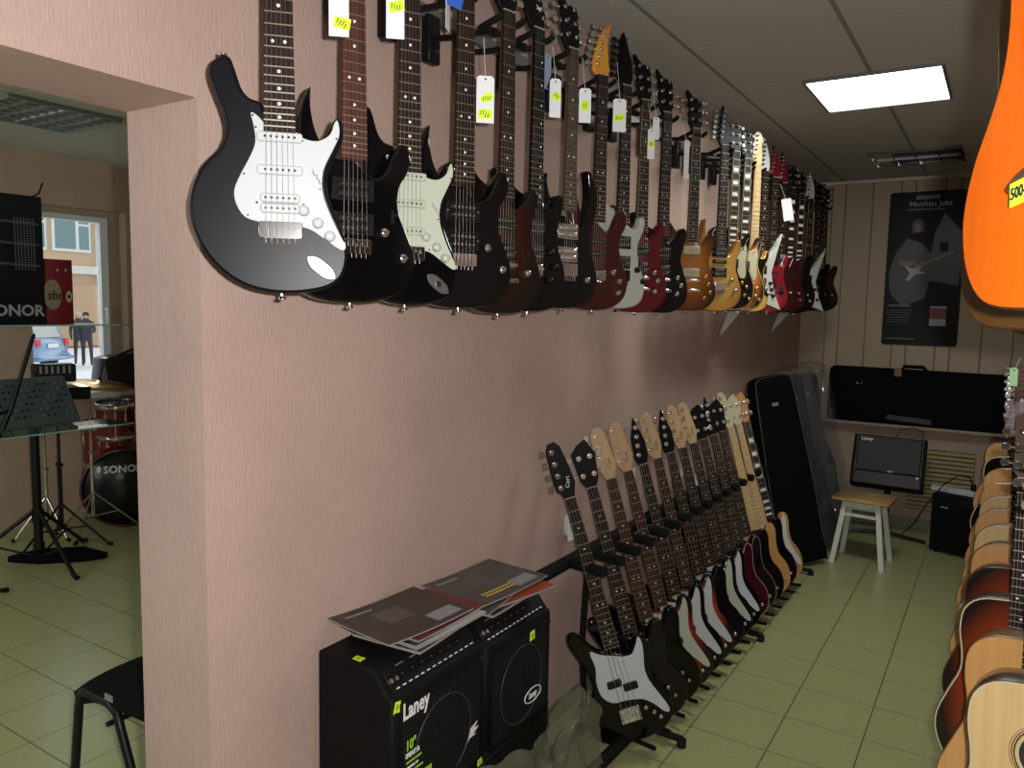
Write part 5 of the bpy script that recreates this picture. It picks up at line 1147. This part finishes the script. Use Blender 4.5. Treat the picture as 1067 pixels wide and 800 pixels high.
# ------------------------------------------------------------------ outside the window
snow = mat('snow_ground', (.80, .82, .86), .8, noise=.22, nscale=.5)
q = MB().grid(lambda u, v: (-5.0 - 75 * u, -25 + 90 * v, -.55 + .05 * math.sin(u * 40) * math.sin(v * 30)), 40, 40, snow)
o = q.build('ground_snow'); o['kind'] = 'structure'
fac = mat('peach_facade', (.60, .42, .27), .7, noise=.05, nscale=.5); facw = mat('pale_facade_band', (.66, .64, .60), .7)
bc = from_cam(100, 330, d=36); BX = bc.x
t = thing('apartment_building', 'peach apartment building with white window frames across the street', 'building', TR(BX, bc.y, -.55))
MB().box((-3, 0, 5), (6, 40, 10), fac).build('wall', t)
for z in (3.55, 6.8): MB().box((.1, 0, z), (.5, 40, .35), facw).build('cornice', t)
MB().box((.05, .2, 5), (.2, .3, 10), facw).build('pilaster', t)
MB().box((.02, 1.0, 1.5), (.3, 6.4, 2.8), mat('brown_ground_floor', (.50, .34, .22), .7)).build('ground_floor_bay', t)  # ground floor bay in a browner tone than the facade
gw = mat('house_window_glass', (.16, .26, .27), .1)
for yy in (-9, -6, -3, -1.05, 1.6, 4.5, 7.5, 10):
    for zz in (4.4, 7.6):
        f = MB().box((.05, yy, zz + .95), (.14, 1.7, 2.0), wf).build('window', t)
        MB().box((.13, yy - .28, zz + .95), (.02, .9, 1.75), gw).box((.13, yy + .55, zz + .60), (.02, .45, 1.05), gw).box((.13, yy + .55, zz + 1.5), (.02, .45, .55), gw).build('pane', f)
# parked car
CC = from_cam(54, 352, d=24)
carm = mat('blue_car_paint', (.16, .30, .52), .3, coat=.7); cg = mat('car_glass', (.25, .3, .33), .1); tyre = mat('tyre_rubber', (.02, .02, .02), .8)
t = thing('car', 'light blue hatchback parked in the snow outside', 'car', TR(CC.x, CC.y, -.50, R(118)))
prof = crom([(0, .25), (-.02, .5), (.02, .85), (.12, .95), (.35, 1.40), (.7, 1.50), (1.8, 1.48), (2.5, 1.0), (3.4, .85), (3.6, .55), (3.55, .25)], 3)
TC = Matrix(((0, 1, 0, -.78), (1, 0, 0, 0), (0, 0, 1, 0), (0, 0, 0, 1)))
MB().prism(prof, 0, 1.56, carm, bev=.10, T=TC).build('body', t)
MB().add([(-.58, .10, .98), (.58, .10, .98), (.50, .30, 1.36), (-.50, .30, 1.36)], [(0, 1, 2, 3)], cg).build('rear_window', t)
for s_ in (-1, 1):
    MB().box((s_ * .66, .0, .82), (.18, .10, .22), mat('red_tail_light', (.6, .04, .04), .3), bev=.02).build('tail_light', t)
    MB().box((s_ * .775, 1.3, 1.2), (.02, 1.4, .35), cg, bev=.008).build('side_window', t)
    for yy in (.62, 2.9): MB().lathe([(0, -.1), (.28, -.1), (.3, -.07), (.3, .07), (.28, .1), (0, .1)], tyre, base=(s_ * .68, yy, .28), axis=(1, 0, 0)).build('wheel', t)
MB().box((0, -.035, .72), (.48, .01, .12), whiteprint).build('number_plate', t)
MB().box((0, -.02, .38), (1.4, .08, .22), carm, bev=.03).build('bumper', t)
# two people outside
def person(lab, px_, py_, d, coat, cap, hh=1.7):
    c = from_cam(px_, py_, d=d); t = thing('person', lab, 'person', TR(c.x, c.y, -.50, R(60)), 'people standing outside')
    me = bpy.data.meshes.new('body'); k = hh / 1.7
    V = [(0, 0, .92), (0, 0, 1.12), (0, .0, 1.38), (0, 0, 1.50), (0, -.01, 1.62), (-.10, 0, .88), (-.11, .02, .48), (-.12, .0, .06), (-.12, -.12, .03), (.10, 0, .88), (.12, -.03, .48), (.13, .02, .06), (.13, -.10, .03), (-.19, 0, 1.38), (-.25, .0, 1.12), (-.22, -.10, .90), (.19, 0, 1.38), (.25, -.02, 1.12), (.12, -.18, 1.10), (-.21, -.13, .82), (.06, -.20, 1.13)]
    E_ = [(0, 1), (1, 2), (2, 3), (3, 4), (0, 5), (5, 6), (6, 7), (7, 8), (0, 9), (9, 10), (10, 11), (11, 12), (2, 13), (13, 14), (14, 15), (2, 16), (16, 17), (17, 18), (15, 19), (18, 20)]
    Rr = [.17, .18, .17, .06, .10, .11, .08, .06, .04, .11, .08, .06, .04, .09, .07, .05, .09, .07, .05, .035, .035]
    me.from_pydata([(a * k, b * k, c_ * k) for a, b, c_ in V], E_, []); o = bpy.data.objects.new('body', me); COL.objects.link(o); o.parent = t
    me.materials.append(coat)
    md = o.modifiers.new('skin', 'SKIN'); 
    for i, r_ in enumerate(Rr): me.skin_vertices[0].data[i].radius = (r_ * k, r_ * k * .75)
    me.skin_vertices[0].data[0].use_root = True
    sb = o.modifiers.new('sub', 'SUBSURF'); sb.levels = 1; sb.render_levels = 2
    MB().lathe([(0, .13), (.06, .12), (.095, .06), (.10, 0), (.06, -.02)], cap, base=(0, -.01, 1.62 * k)).build('hat', t)
    MB().lathe([(0, -.03), (.05, -.02), (.07, .04), (.06, .09), (0, .1)], mat('face_skin', (.55, .35, .26), .5), base=(0, -.05, 1.55 * k)).build('head', t)
person('person in a dark grey coat and pale hat standing outside', 82, 345, 26, mat('dark_grey_coat', (.06, .06, .07), .8), mat('pale_hat', (.5, .47, .42), .8))
person('person in a dark coat and dark hat standing outside', 90, 345, 25.5, mat('charcoal_coat', (.04, .04, .055), .8), mat('dark_hat', (.03, .03, .035), .8), 1.72)
